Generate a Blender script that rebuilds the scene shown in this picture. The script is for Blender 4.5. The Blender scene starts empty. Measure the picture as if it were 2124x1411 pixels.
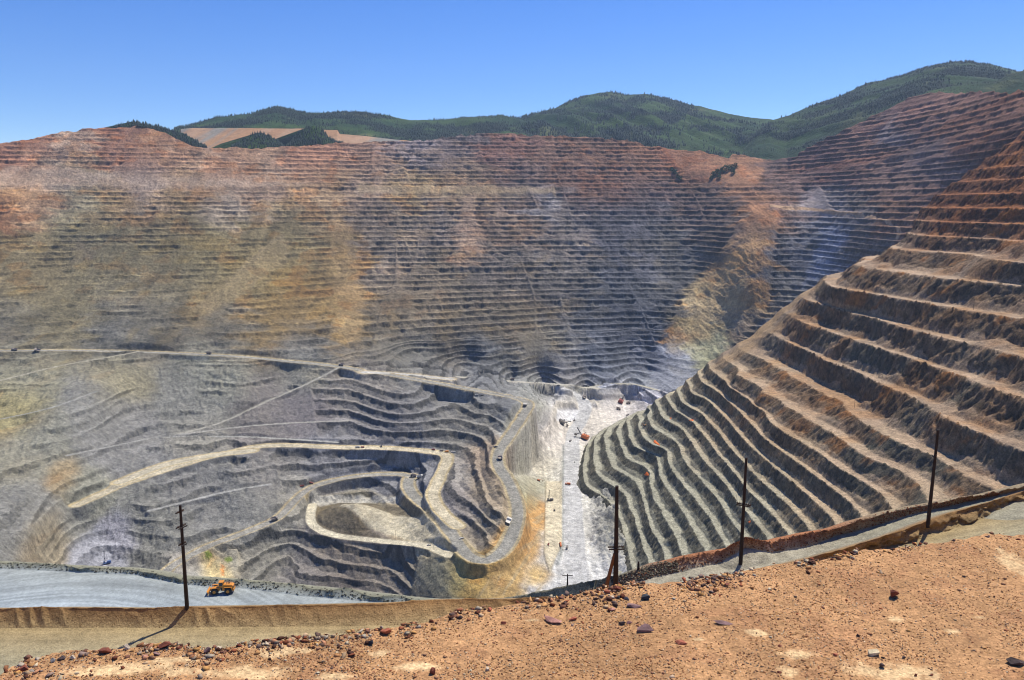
import bpy, bmesh, math, random
import numpy as np
from mathutils import Vector, Matrix

# ------------------------------------------------------------------ camera
scn = bpy.context.scene
PITCH = math.radians(10.0)
F = 1600.0                      # focal length in pixels of the 2124 px wide photograph
CX, CY = 1062.0, 705.5
cd = bpy.data.cameras.new('camera')
cam = bpy.data.objects.new('camera', cd)
scn.collection.objects.link(cam)
cd.sensor_width = 36.0
cd.lens = F / 2124.0 * 36.0
cd.clip_start = 0.1
cd.clip_end = 60000.0
cam.location = (0, 0, 0)
cam.rotation_euler = (math.radians(90) - PITCH, 0, 0)
scn.camera = cam

# ------------------------------------------------------------------ world, sun
SUN_ELEV = math.radians(60.0)
SUN_AZ = math.radians(41.0)      # clockwise from +Y (view direction) towards +X
w = bpy.data.worlds.new('World')
scn.world = w
w.use_nodes = True
nt = w.node_tree
nt.nodes.clear()
sky = nt.nodes.new('ShaderNodeTexSky')
sky.sky_type = 'NISHITA'
sky.sun_disc = False
sky.sun_elevation = SUN_ELEV
sky.sun_rotation = SUN_AZ
sky.altitude = 2000
sky.air_density = 1.0
sky.dust_density = 0.45
sky.ozone_density = 3.0
hs = nt.nodes.new('ShaderNodeHueSaturation')
hs.inputs['Hue'].default_value = 0.516
hs.inputs['Saturation'].default_value = 1.36
hs.inputs['Value'].default_value = 1.08
bg = nt.nodes.new('ShaderNodeBackground')
bg.inputs['Strength'].default_value = 0.11
wo = nt.nodes.new('ShaderNodeOutputWorld')
nt.links.new(sky.outputs[0], hs.inputs['Color'])
nt.links.new(hs.outputs[0], bg.inputs['Color'])
nt.links.new(bg.outputs[0], wo.inputs['Surface'])

sd = bpy.data.lights.new('sun', 'SUN')
sd.energy = 4.7
sd.angle = math.radians(0.53)
sd.color = (1.0, 0.95, 0.86)
sun = bpy.data.objects.new('sun', sd)
scn.collection.objects.link(sun)
sdir = Vector((math.sin(SUN_AZ) * math.cos(SUN_ELEV), math.cos(SUN_AZ) * math.cos(SUN_ELEV), math.sin(SUN_ELEV)))
sun.rotation_euler = sdir.to_track_quat('Z', 'Y').to_euler()
sun.location = (0, 0, 300)

scn.view_settings.view_transform = 'Standard'
scn.view_settings.look = 'None'
scn.view_settings.exposure = 0.40
scn.view_settings.gamma = 1.0
scn.render.engine = 'CYCLES'
scn.cycles.max_bounces = 6
scn.cycles.diffuse_bounces = 2
scn.cycles.volume_bounces = 0
scn.cycles.pixel_filter_type = 'BLACKMAN_HARRIS'
scn.cycles.filter_width = 1.1
scn.cycles.use_denoising = True
scn.cycles.denoising_input_passes = 'RGB_ALBEDO_NORMAL'
scn.cycles.denoising_prefilter = 'ACCURATE'

COL = scn.collection
random.seed(7)
RNG = np.random.default_rng(11)
SP, CP = math.sin(PITCH), math.cos(PITCH)

# ------------------------------------------------------------------ helpers
def tag(o, label=None, cat=None, group=None, kind=None):
    if label: o['label'] = label
    if cat: o['category'] = cat
    if group: o['group'] = group
    if kind: o['kind'] = kind
    return o

def ray(px, py):
    px = np.asarray(px, float); py = np.asarray(py, float)
    u = (px - CX) / F; v = (CY - py) / F
    return u, CP + v * SP, -SP + v * CP          # x, y(forward), z

def at_Y(px, py, Y):
    x, y, z = ray(px, py)
    t = Y / y
    return x * t, y * t, z * t

def at_z(px, py, zz):
    x, y, z = ray(px, py)
    t = zz / z
    return x * t, y * t, z * t

def Y_of(px, py, zz):
    return float(at_z(px, py, zz)[1])

def srgb(c):
    c = np.asarray(c, float) / 255.0
    return np.where(c <= 0.04045, c / 12.92, ((c + 0.055) / 1.055) ** 2.4)

def _hash(ix, iy, seed):
    h = (ix.astype(np.int64) * 374761393 + iy.astype(np.int64) * 668265263 + seed * 974634777) & 0xFFFFFFFF
    h = ((h ^ (h >> 13)) * 1274126177) & 0xFFFFFFFF
    h = h ^ (h >> 16)
    return (h & 0xFFFF).astype(np.float32) / 65535.0

def vnoise(x, y, seed=0):
    """smooth 2-D value noise in -1..1"""
    x = np.asarray(x, np.float64); y = np.asarray(y, np.float64)
    ix = np.floor(x); iy = np.floor(y)
    fx = (x - ix).astype(np.float32); fy = (y - iy).astype(np.float32)
    fx = fx * fx * (3 - 2 * fx); fy = fy * fy * (3 - 2 * fy)
    a = _hash(ix, iy, seed); b = _hash(ix + 1, iy, seed)
    c = _hash(ix, iy + 1, seed); d = _hash(ix + 1, iy + 1, seed)
    return ((a + (b - a) * fx) * (1 - fy) + (c + (d - c) * fx) * fy) * 2 - 1

def fbm(x, y, oct=3, seed=0, gain=0.5):
    s = 0; amp = 1; tot = 0
    ca, sa = 0.8, 0.6
    for i in range(oct):
        s = s + amp * vnoise(x, y, seed + i * 31)
        tot += amp; amp *= gain
        x, y = (x * ca - y * sa) * 2.03, (x * sa + y * ca) * 2.03
    return s / tot

def sstep(a, b, x):
    t = np.clip((x - a) / (b - a), 0, 1)
    return t * t * (3 - 2 * t)

class TPS:
    def __init__(self, P, V, lam=1e-6):
        P = np.asarray(P, float); V = np.asarray(V, float)
        self.P = P; n = len(P)
        K = self.k(((P[:, None, :] - P[None]) ** 2).sum(-1)) + lam * np.eye(n)
        A = np.zeros((n + 3, n + 3))
        A[:n, :n] = K; A[:n, n] = 1; A[:n, n + 1:] = P
        A[n, :n] = 1; A[n + 1:, :n] = P.T
        b = np.zeros(n + 3); b[:n] = V
        self.c = np.linalg.solve(A, b)
    @staticmethod
    def k(r2):
        return 0.5 * r2 * np.log(r2 + 1e-12)
    def __call__(self, X, Y):
        sh = X.shape; X = X.ravel(); Y = Y.ravel()
        n = len(self.P)
        out = self.c[n] + self.c[n + 1] * X + self.c[n + 2] * Y
        for i in range(n):
            r2 = (X - self.P[i, 0]) ** 2 + (Y - self.P[i, 1]) ** 2
            out += self.c[i] * self.k(r2)
        return out.reshape(sh)

def grid_mesh(name, X, Y, Z, col=None, mat=None, wet=None):
    n, m = X.shape
    me = bpy.data.meshes.new(name)
    co = np.stack([X, Y, Z], -1).reshape(-1, 3).astype(np.float32)
    me.vertices.add(n * m)
    me.vertices.foreach_set('co', co.ravel())
    idx = np.arange(n * m).reshape(n, m)
    q = np.stack([idx[:-1, :-1], idx[1:, :-1], idx[1:, 1:], idx[:-1, 1:]], -1).reshape(-1, 4)
    # make faces point up
    p = co[q[:, :3].reshape(-1)].reshape(-1, 3, 3)
    nz = np.cross(p[:, 1] - p[:, 0], p[:, 2] - p[:, 0])[:, 2].sum()
    if nz < 0: q = q[:, ::-1]
    nf = len(q)
    me.loops.add(nf * 4)
    me.loops.foreach_set('vertex_index', q.ravel().astype(np.int32))
    me.polygons.add(nf)
    me.polygons.foreach_set('loop_start', np.arange(nf, dtype=np.int32) * 4)
    me.polygons.foreach_set('loop_total', np.full(nf, 4, np.int32))
    me.polygons.foreach_set('use_smooth', np.ones(nf, bool))
    me.update(calc_edges=True)
    if col is not None:
        a = me.attributes.new('Col', 'FLOAT_COLOR', 'POINT')
        c4 = np.ones((n * m, 4), np.float32)
        c4[:, :3] = col.reshape(-1, 3)
        a.data.foreach_set('color', c4.ravel())
    o = bpy.data.objects.new(name, me)
    COL.objects.link(o)
    if mat: me.materials.append(mat)
    return o

def mesh_obj(name, verts, faces, mat=None, parent=None, smooth=False, col=None):
    me = bpy.data.meshes.new(name)
    me.from_pydata([tuple(v) for v in verts], [], faces)
    if smooth:
        me.polygons.foreach_set('use_smooth', [True] * len(me.polygons))
    me.update()
    o = bpy.data.objects.new(name, me)
    COL.objects.link(o)
    if mat: me.materials.append(mat)
    if parent: o.parent = parent
    return o

# ------------------------------------------------------------------ materials
def new_mat(name):
    m = bpy.data.materials.new(name); m.use_nodes = True
    t = m.node_tree; b = t.nodes['Principled BSDF']
    return m, t, b

def rock_mat(name, scales=(0.02, 0.12, 0.6), amp=0.5, bump=0.6, bdist=2.0, rough=0.95, streak=0.0, bscale=None, speck=None):
    m, t, b = new_mat(name)
    N = t.nodes.new; L = t.links.new
    at = N('ShaderNodeAttribute'); at.attribute_name = 'Col'
    tc = N('ShaderNodeTexCoord')
    last = at.outputs['Color']
    for i, s in enumerate(scales):
        nz = N('ShaderNodeTexNoise'); nz.inputs['Scale'].default_value = s
        nz.inputs['Detail'].default_value = 6; nz.inputs['Roughness'].default_value = 0.62
        L(tc.outputs['Object'], nz.inputs['Vector'])
        mr = N('ShaderNodeMapRange')
        mr.inputs['From Min'].default_value = 0.3; mr.inputs['From Max'].default_value = 0.7
        am = amp[i] if isinstance(amp, tuple) else amp
        mr.inputs['To Min'].default_value = 1 - am * 0.5; mr.inputs['To Max'].default_value = 1 + am * 0.5
        L(nz.outputs['Fac'], mr.inputs['Value'])
        mx = N('ShaderNodeMix'); mx.data_type = 'RGBA'; mx.blend_type = 'MULTIPLY'
        mx.inputs['Factor'].default_value = 1.0
        L(last, mx.inputs['A'])
        L(mr.outputs['Result'], mx.inputs['B'])
        last = mx.outputs['Result']
    if streak > 0:                       # runs of debris washed down the slope
        mp = N('ShaderNodeMapping'); mp.inputs['Scale'].default_value = (0.16, 0.16, 0.012)
        L(tc.outputs['Object'], mp.inputs['Vector'])
        nz = N('ShaderNodeTexNoise'); nz.inputs['Scale'].default_value = 1.0; nz.inputs['Detail'].default_value = 5
        L(mp.outputs['Vector'], nz.inputs['Vector'])
        mr = N('ShaderNodeMapRange')
        mr.inputs['From Min'].default_value = 0.35; mr.inputs['From Max'].default_value = 0.65
        mr.inputs['To Min'].default_value = 1 - streak; mr.inputs['To Max'].default_value = 1 + streak
        L(nz.outputs['Fac'], mr.inputs['Value'])
        mx = N('ShaderNodeMix'); mx.data_type = 'RGBA'; mx.blend_type = 'MULTIPLY'; mx.inputs['Factor'].default_value = 1.0
        L(last, mx.inputs['A']); L(mr.outputs['Result'], mx.inputs['B'])
        last = mx.outputs['Result']
    if speck:                            # small stones of different colour
        vo = N('ShaderNodeTexVoronoi'); vo.inputs['Scale'].default_value = speck[0]
        L(tc.outputs['Object'], vo.inputs['Vector'])
        sp = N('ShaderNodeSeparateColor'); L(vo.outputs['Color'], sp.inputs[0])
        mr = N('ShaderNodeMapRange'); mr.inputs['To Min'].default_value = 1 - speck[1]; mr.inputs['To Max'].default_value = 1 + speck[1] * 0.7
        L(sp.outputs[0], mr.inputs['Value'])
        mx = N('ShaderNodeMix'); mx.data_type = 'RGBA'; mx.blend_type = 'MULTIPLY'; mx.inputs['Factor'].default_value = 1.0
        L(last, mx.inputs['A']); L(mr.outputs['Result'], mx.inputs['B'])
        last = mx.outputs['Result']
    L(last, b.inputs['Base Color'])
    b.inputs['Roughness'].default_value = rough
    b.inputs['Specular IOR Level'].default_value = 0.15
    nb = N('ShaderNodeTexNoise'); nb.inputs['Scale'].default_value = bscale or scales[-1] * 0.6
    nb.inputs['Detail'].default_value = 8; nb.inputs['Roughness'].default_value = 0.7
    L(tc.outputs['Object'], nb.inputs['Vector'])
    bp = N('ShaderNodeBump'); bp.inputs['Strength'].default_value = bump; bp.inputs['Distance'].default_value = bdist
    L(nb.outputs['Fac'], bp.inputs['Height'])
    L(bp.outputs['Normal'], b.inputs['Normal'])
    return m

def flat_mat(name, rgb, rough=0.6, metal=0.0, vary=0.25, scale=1.5, emit=None):
    m, t, b = new_mat(name)
    N = t.nodes.new; L = t.links.new
    tc = N('ShaderNodeTexCoord')
    nz = N('ShaderNodeTexNoise'); nz.inputs['Scale'].default_value = scale; nz.inputs['Detail'].default_value = 5
    L(tc.outputs['Object'], nz.inputs['Vector'])
    cr = N('ShaderNodeMix'); cr.data_type = 'RGBA'
    c = np.array(rgb, float)
    cr.inputs['A'].default_value = (*(c * (1 - vary)), 1)
    cr.inputs['B'].default_value = (*np.minimum(c * (1 + vary), 1), 1)
    L(nz.outputs['Fac'], cr.inputs['Factor'])
    L(cr.outputs['Result'], b.inputs['Base Color'])
    b.inputs['Roughness'].default_value = rough
    b.inputs['Metallic'].default_value = metal
    return m

M_PIT = rock_mat('pit_rock', scales=(0.015, 0.08, 0.45), amp=(0.35, 0.55, 0.75), bump=1.0, bdist=4.0, streak=0.18, bscale=0.14)
M_WALL = rock_mat('bench_rock', scales=(0.02, 0.15, 0.5), amp=(0.35, 0.6, 0.95), bump=1.0, bdist=2.5, streak=0.14, bscale=0.35)
M_RIM = rock_mat('rim_soil', scales=(0.08, 0.7, 5.0), amp=(0.25, 0.4, 0.6), bump=0.8, bdist=0.3, bscale=2.5)
M_GRAVEL = rock_mat('gravel_ground', scales=(0.5, 5.0, 28.0), amp=0.36, bump=0.8, bdist=0.03, bscale=22.0, speck=(30.0, 0.28))
M_HILL = rock_mat('wooded_hill', scales=(0.004, 0.02, 0.09), amp=0.6, bump=0.8, bdist=12.0, bscale=0.05)
M_DUMP = rock_mat('dump_soil', scales=(0.01, 0.05, 0.3), amp=0.3, bump=0.5, bdist=2.0, streak=0.25, bscale=0.1)
K_ALB = 0.90
def albedo(c):
    c = np.asarray(c, float)
    l = (c * np.array([0.3, 0.5, 0.2])).sum(-1, keepdims=True)
    return np.clip(np.maximum(c * 1.06 - l * 0.06, 0.004) * K_ALB, 0.01, 0.85)

# ------------------------------------------------------------------ terracing
def terrace(z0, levels, X, Y, wn=0.42, talus=0.40, b=0.74, bench=1.0, seed=0, sc=1.0, ta=1.0, n2a=0.17, un=0.33, tr=0.26):
    """turn a smooth slope into benches: flat, scree apron, steep face"""
    k = np.interp(z0, levels, np.arange(len(levels), dtype=float))
    n1 = fbm(X / (95 * sc), Y / (95 * sc), 3, seed) * wn
    n2 = fbm(X / (17 * sc), Y / (17 * sc), 3, seed + 5) * n2a
    k = k + n1 * 0.9 + n2
    kf = np.floor(k); f = k - kf
    u = fbm(X / (34 * sc) + kf * 7.31, Y / (34 * sc) - kf * 3.7, 3, seed + 9)
    # angular scree fans
    tri = np.abs(((X + 0.37 * Y) / (46 * sc) + kf * 0.37 + 0.6 * fbm(X / (60 * sc), Y / (60 * sc) + kf * 1.9, 2, seed + 77)) % 1.0 - 0.5) * 2
    tz = np.clip(talus + un * u + tr * (tri - 0.5), 0.05, 0.80)
    bb = np.clip(b + 0.07 * vnoise(X / (40 * sc), Y / (40 * sc) + kf, seed + 3), 0.4, 0.85)
    a = np.clip(bb - ta * tz, 0.08, 0.9)
    t1 = 0.02 * f / a
    t2 = 0.02 + (tz - 0.02) * (f - a) / np.maximum(bb - a, 1e-3)
    t3 = tz + (1 - tz) * (f - bb) / (1 - bb)
    t = np.where(f < a, t1, np.where(f < bb, t2, t3))
    zt = np.interp(kf + t, np.arange(len(levels), dtype=float), levels)
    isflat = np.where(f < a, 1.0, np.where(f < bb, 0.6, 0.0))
    g = np.interp(kf, np.arange(len(levels), dtype=float)[:-1], np.diff(levels))
    rough = fbm(X / (5.5 * sc), Y / (5.5 * sc), 2, seed + 13) * 0.10 * g * (1 - isflat)
    bl = np.clip(bench, 0, 1)
    z = z0 * (1 - bl) + (zt + rough) * bl
    z = z + (1 - bl) * fbm(X / 30, Y / 30, 3, seed + 21) * 3.0
    return z, isflat * bl + 0.7 * (1 - bl), kf

def in_poly(px, py, poly, feather=14.0):
    """soft membership of a polygon in the macro map"""
    poly = np.asarray(poly, float)
    n = len(poly)
    inside = np.zeros(px.shape, bool)
    d2 = np.full(px.shape, 1e12)
    for i in range(n):
        x1, y1 = poly[i]; x2, y2 = poly[(i + 1) % n]
        cond = ((y1 > py) != (y2 > py))
        with np.errstate(divide='ignore', invalid='ignore'):
            xi = (x2 - x1) * (py - y1) / (y2 - y1 + 1e-12) + x1
        inside ^= cond & (px < xi)
        dx, dy = x2 - x1, y2 - y1
        t = np.clip(((px - x1) * dx + (py - y1) * dy) / (dx * dx + dy * dy + 1e-9), 0, 1)
        d2 = np.minimum(d2, (px - x1 - t * dx) ** 2 + (py - y1 - t * dy) ** 2)
    s = np.sqrt(d2) * np.where(inside, 1, -1)
    return sstep(-feather / 2, feather / 2, s)

# ------------------------------------------------------------------ the pit (far walls, workings, floor)
# roads: list of (px, py, z), half width, shade, bank
ROADS = {
 'haul': ([(-150,729,-335),(0,728,-345),(200,728,-360),(450,737,-380),(580,748,-392),(700,760,-402),(850,785,-412),(1000,812,-428),(1070,826,-438),(1096,838,-442),(1086,860,-450),(1060,900,-465),(1036,935,-474),(1034,965,-481),(1060,1010,-494),(1074,1060,-508),(1062,1110,-519),(1040,1145,-525),(1008,1163,-529),(975,1155,-532),(953,1130,-534),(930,1098,-536),(895,1060,-539),(860,1030,-541),(846,1005,-543),(852,988,-544)], 15.0, (150,146,134), 2.2),
 'haul_low': ([(852,988,-544),(820,983,-545),(760,986,-547),(700,995,-549),(645,1012,-552),(610,1040,-558),(575,1075,-565),(500,1108,-571),(440,1130,-577),(390,1155,-582),(350,1180,-587),(335,1205,-593)], 12.0, (158,153,140), 1.5),
 'pale': ([(160,1048,-530),(240,1012,-523),(320,983,-516),(430,950,-508),(550,925,-502),(700,928,-505),(800,930,-506),(900,938,-508),(928,950,-510),(912,990,-517),(898,1030,-524),(922,1068,-530),(950,1092,-534)], 14.0, (196,184,156), 1.5),
 'pale_pad': ([(250,1000,-519),(340,965,-511),(440,945,-507),(520,935,-503)], 18.0, (190,180,155), 0.5),
 'upper': ([(740,766,-412),(850,774,-440),(960,783,-470),(1060,791,-490),(1180,799,-505),(1240,806,-515)], 9.0, (182,176,160), 0.8),
 'plateau': ([(760,772,-408),(850,778,-425),(930,786,-445)], 22.0, (186,182,172), 0.3),
 'east': ([(1180,808,-512),(1290,796,-515),(1340,803,-513),(1400,822,-505)], 6.0, (176,170,150), 0.5),
 'shelf': ([(340,906,-492),(450,880,-482),(560,830,-455),(640,795,-428),(700,764,-403)], 5.0, (165,160,145), 0.4),
 'shelf_two': ([(340,906,-492),(480,888,-487),(600,878,-482),(720,873,-480)], 4.5, (160,156,145), 0.4),
 'shelf_three': ([(340,908,-495),(480,906,-496),(600,911,-499),(700,918,-502)], 4.0, (160,158,148), 0.2),
 'left_shelf': ([(0,790,-385),(130,758,-372),(280,731,-362)], 4.5, (165,158,138), 0.4),
 'left_shelf_two': ([(0,870,-425),(110,845,-412),(200,812,-402)], 3.5, (150,148,138), 0.3),
 'left_shelf_three': ([(140,945,-470),(330,905,-492)], 3.5, (150,148,140), 0.2),
 'knoll_loop': ([(648,1048,-575),(645,1062,-575),(648,1088,-576),(690,1110,-577),(800,1124,-570),(880,1132,-556),(930,1152,-543)], 9.0, (202,192,165), 0.8),
 'floor_road': ([(1176,806,-508),(1190,815,-522),(1210,832,-540),(1214,850,-550),(1206,872,-557),(1190,900,-560),(1186,940,-560),(1188,1000,-560),(1189,1060,-560),(1190,1120,-560),(1196,1180,-560),(1204,1250,-560)], 17.0, (192,190,184), 0.4),
 'mid_bench': ([(560,1005,-543),(470,1020,-543),(380,1042,-544),(310,1060,-544)], 4.0, (160,158,150), 0.2),
}
FLOOR = -560.0
CTRL_Z = [
 (1130,865,-500),(1160,880,-545),(1095,905,-503),(1100,930,-528),(1180,870,-556),(1060,948,-540),(1080,990,-545),(1100,1040,-548),(1110,1080,-549),
 (1130,1100,-550),(1130,1180,-558),(1060,1200,-548),(1000,1232,-550),(1190,1180,FLOOR),(1190,1060,FLOOR),(1190,960,FLOOR),
 (1180,900,FLOOR),(1240,870,FLOOR),(1300,850,FLOOR),(1210,818,-548),(1120,812,-525),(1300,812,-548),
 (1290,1000,FLOOR),(1290,1180,FLOOR),(1190,1320,FLOOR),(1500,900,-562),(1500,1100,-565),(1900,900,-565),(1900,1200,-570),(2250,1000,-570),(2250,1320,-570),
 (900,1150,-550),(900,1200,-568),(880,1240,-592),(950,1200,-552),(1000,1320,-575),
 (1000,1000,-497),(990,1060,-514),(965,1010,-506),(985,1125,-535),(880,1000,-522),
 (700,1050,-576),(760,1047,-577),(740,1072,-568),(830,1085,-565),(700,1150,-592),(700,1180,-606),(700,1210,-619),(700,1240,-631),(820,1150,-584),(820,1180,-596),(820,1210,-607),(830,1245,-619),(620,1190,-615),(640,1320,-660),(1005,850,-445),(1020,880,-462),(990,900,-476),(950,850,-456),(1000,930,-489),(990,1190,-544),(960,1190,-546),
 (600,1150,-612),(560,1200,-622),(500,1225,-612),(440,1175,-600),(470,1195,-603),
 (220,1140,-585),(220,1180,-590),(300,1100,-566),(330,1150,-582),(450,1000,-538),(450,1060,-562),(120,1100,-545),(100,1170,-560),
 (100,960,-470),(0,1000,-470),(60,1100,-500),(20,1140,-505),(0,1170,-500),(200,960,-490),(-150,1000,-440),(-150,1170,-460),(-150,860,-400),
 (0,1320,-520),(300,1320,-610),(-150,1320,-480),(250,850,-450),(500,800,-425),(600,790,-430),(420,860,-470),
]
CTRL_Y = []
def wall_col(px, C, ys, m=0.84):
    for py in ys:
        x, y, z = ray(px, py)
        t = -z / y
        CTRL_Y.append((px, py, C / (m + t)))
for px_, C1, C2, yy in [(-150,1850,1950,(650,560,470,380,290,240)),(0,1900,2030,(650,560,480,400,290,240)),(350,1990,2120,(690,600,500,400,300,230)),(700,2080,2290,(715,640,560,470,350,280,230)),
                        (850,2180,2340,(745,680,640,520,400,280,230)),(925,2230,2350,(750,720,680,640,580,520,400)),(1000,2270,2360,(755,725,690,650,600,520,400,280,230)),(1075,2310,2370,(762,730,690,650,600,540)),(1225,2385,2390,(775,740,700,650,600,540)),(1150,2370,2380,(770,650,520,400,280,230)),(1300,2400,2400,(780,650,520,400,290,230))]:
    for py_ in yy:
        wall_col(px_, C1 + (C2 - C1) * min(max((720 - py_) / 160.0, 0), 1), (py_,))
CTRL_Y += [(1350,790,2190),(1400,775,2160),(1400,740,2260),(1400,700,2345),(1400,630,2460),(1450,740,2230),(1450,700,2310),(1450,640,2410),(1450,560,2580),(1450,430,2850),(1480,340,3060),(1600,330,3080),(1600,250,3250),
 (1550,690,2260),(1500,700,2290),(1540,600,2350),(1560,520,2420),(1590,430,2600),(1600,650,2290),(1650,560,2400),(1700,600,2250),(1700,450,2520),(1700,330,2800),(1700,260,2950),
 (1800,520,2120),(1850,480,2050),(1850,350,2350),(1850,220,2650),(1850,150,2800),(2000,400,1880),(2000,300,2000),(2000,200,2250),(2000,140,2400),
 (2124,300,1660),(2124,240,1740),(2124,190,1880),(2124,120,2000),(2270,300,1350),(2270,180,1500),(2270,100,1650),(1700,700,2100),(1900,600,1900),(2124,450,1600),(2250,600,1300)]

pts, vals = [], []
def addc(px, py, Y):
    pts.append((px / 1000.0, py / 1000.0)); vals.append(1000.0 / Y)
for px, py, z in CTRL_Z: addc(px, py, Y_of(px, py, z))
for px, py, Y in CTRL_Y: addc(px, py, Y)
for name, (pl, hw, c, bk) in ROADS.items():
    for (px, py, z) in pl:
        if all((px / 1000 - a) ** 2 + (py / 1000 - b_) ** 2 > 0.012 ** 2 for a, b_ in pts):
            addc(px, py, Y_of(px, py, z))
TA = TPS(pts, vals, 2e-5)

TOP = np.array([(-200,300),(0,297),(60,287),(110,277),(150,270),(230,264),(290,262),(340,274),(370,290),(400,303),(430,306),(560,306),(620,303),(650,298),(700,296),(790,291),(880,290),(930,283),(1000,275),(1100,278),(1200,283),(1300,291),(1340,300),(1400,309),(1450,311),(1520,318),(1512,330),(1600,332),(1640,326),(1700,292),(1800,246),(1880,206),(1920,190),(2000,193),(2060,190),(2124,188),(2300,180)], float)
TOP = TOP[np.argsort(TOP[:, 0])]

NCOL, NROW = 1500, 980
pxs = np.linspace(-150, 2274, NCOL)
ytop = np.interp(pxs, TOP[:, 0], TOP[:, 1]) + fbm(pxs / 22, pxs * 0, 3, 3) * 3.0
vv = np.linspace(0, 1, NROW)
PXg = np.repeat(pxs[None], NROW, 0)
PYg = ytop[None] + (1310 - ytop[None]) * vv[:, None]
invY = TA(PXg / 1000, PYg / 1000)
# keep each column monotone: nearer as we go down the picture
invY = np.maximum.accumulate(invY + vv[:, None] * 1e-4, axis=0)
Yg = 1000.0 / np.clip(invY, 0.15, 3.0)
XA, YA, ZA = at_Y(PXg, PYg, Yg)

# bench levels
lev = list(np.arange(-700, -392, 14.6)) + list(np.arange(-390, 700, 16.6))
lev = np.array(lev) + RNG.uniform(-2.2, 2.2, len(lev))
ben = np.full(PXg.shape, 0.97)
def setb(poly, v, fe=16):
    global ben
    m = in_poly(PXg, PYg, poly, fe); ben = ben * (1 - m) + v * m
setb([(-200,440),(640,440),(700,560),(720,720),(450,735),(-200,725)], 0.62, 80)
setb([(-200,240),(420,240),(700,300),(700,440),(-200,440)], 0.75, 60)
setb([(-200,330),(420,362),(600,372),(600,392),(-200,388)], 0.10, 12)
setb([(150,240),(400,240),(400,300),(120,300)], 0.35, 20)
setb([(-200,735),(690,765),(640,800),(400,905),(160,1050),(200,1190),(-200,1320)], 0.72, 30)
setb([(160,1055),(330,1000),(560,945),(600,1060),(350,1180),(160,1180)], 0.72, 20)
setb([(645,792),(660,905),(350,908),(500,860)], 0.0, 8)                       # scree triangle
setb([(690,440),(735,480),(745,600),(755,720),(690,700),(680,560)], 0.30, 25)  # ochre slide
setb([(575,480),(600,520),(520,600),(430,650),(400,640),(480,580)], 0.12, 16)
setb([(962,405),(984,405),(982,450),(1004,480),(996,530),(962,520),(948,540),(952,480)], 0.3, 12)
setb([(740,384),(1150,388),(1150,404),(740,402)], 0.12, 6)
setb([(1060,690),(1110,690),(1160,730),(1180,760),(1090,745)], 0.2, 20)
setb([(1375,310),(1600,328),(1590,350),(1560,385),(1440,375),(1400,345)], 0.12, 12)
setb([(1560,420),(1620,430),(1605,520),(1590,640),(1500,735),(1410,748),(1355,735),(1420,620),(1500,520),(1530,470)], 0.06, 12)
setb([(1700,385),(1725,430),(1740,440),(1650,440)], 0.1, 12)
setb([(1380,742),(1520,752),(1400,820),(1330,800)], 0.5, 16)
# workings: floor, dumps
setb([(1085,868),(1150,835),(1180,803),(1280,812),(1330,830),(1420,850),(1700,1320),(990,1320),(990,1240),(1030,1165),(1090,1080),(1090,1020),(1050,960),(1060,920)], 0.0, 10)
setb([(1000,812),(1110,830),(1120,860),(1060,960),(1040,900),(1060,860)], 0.15, 10)
setb([(640,1040),(860,1045),(960,1110),(990,1180),(900,1145),(700,1120),(640,1100)], 0.0, 8)
setb([(870,1150),(1000,1175),(1080,1240),(850,1240)], 0.1, 10)
setb([(380,1150),(490,1140),(500,1240),(330,1240)], 0.0, 10)
ben = np.clip(ben + 0.35 * fbm(XA / 160, YA / 160, 3, 91) * (ben > 0.25) * (1.05 - ben) * 2.0, 0, 1)
ben = ben * (1 - 0.75 * sstep(0.25, 0.5, fbm(XA / 70, ZA / 45, 3, 47)) * (ben < 0.9))

# recesses and heaps on the pit floor
def bump_px(cx, cy, rx, ry, h, Z, sharp=1.0):
    d = ((PXg - cx) / rx) ** 2 + ((PYg - cy) / ry) ** 2
    return Z + h * np.clip(1 - d ** 0.5, 0, 1) ** sharp
ZA = bump_px(735, 1074, 80, 27, 26, ZA, 0.8)
ZB0 = ZA
left = sstep(900, 500, PXg) * sstep(760, 720, PYg)
lowl = in_poly(PXg, PYg, [(-200,735),(690,765),(640,800),(400,905),(560,930),(610,1050),(350,1180),(200,1190),(-200,1320)], 40)
pt = sstep(-0.15, 0.30, fbm(XA / 75, (ZA + 0.1 * YA) / 26, 3, 601) + 0.12)
ben = ben * (1 - left * 0.85 * (1 - pt)) * (1 - lowl * 0.9 * (1 - sstep(-0.14, 0.22, fbm(XA / 60, (ZA + 0.1 * YA) / 22, 3, 602))))
pt2 = sstep(-0.45, -0.1, fbm(XA / 60, (ZA + 0.1 * YA) / 20, 3, 603))
ben = ben * (1 - 0.75 * (1 - pt2) * (1 - left) * sstep(770, 740, PYg))
CHUTE = np.clip(1 - np.abs(fbm((XA + 0.25 * ZA) / 150, ZA / 520, 3, 611)) / 0.055, 0, 1) * sstep(740, 700, PYg) * sstep(-0.25, 0.2, fbm(XA / 210, ZA / 130, 2, 613))
ben = ben * (1 - 0.8 * CHUTE)
NOFLOOR = 1 - in_poly(PXg, PYg, [(1140,875),(1150,838),(1180,806),(1280,815),(1330,832),(1420,850),(1700,1320),(1125,1320),(1120,1230),(1130,1090),(1130,1000),(1080,950)], 12)
z1, flatA, kfA = terrace(ZA, lev, XA, YA, wn=0.2 + 0.22 * sstep(790, 730, PYg), bench=ben, seed=1)
gul = (1 - np.abs(fbm(XA / 16 + YA / 40, YA / 38 + ZA / 38, 3, 621)) * 2.4)
slide = in_poly(PXg, PYg, [(1560,420),(1620,430),(1605,520),(1590,640),(1500,735),(1410,748),(1355,735),(1420,620),(1500,520),(1530,470)], 16)
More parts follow.
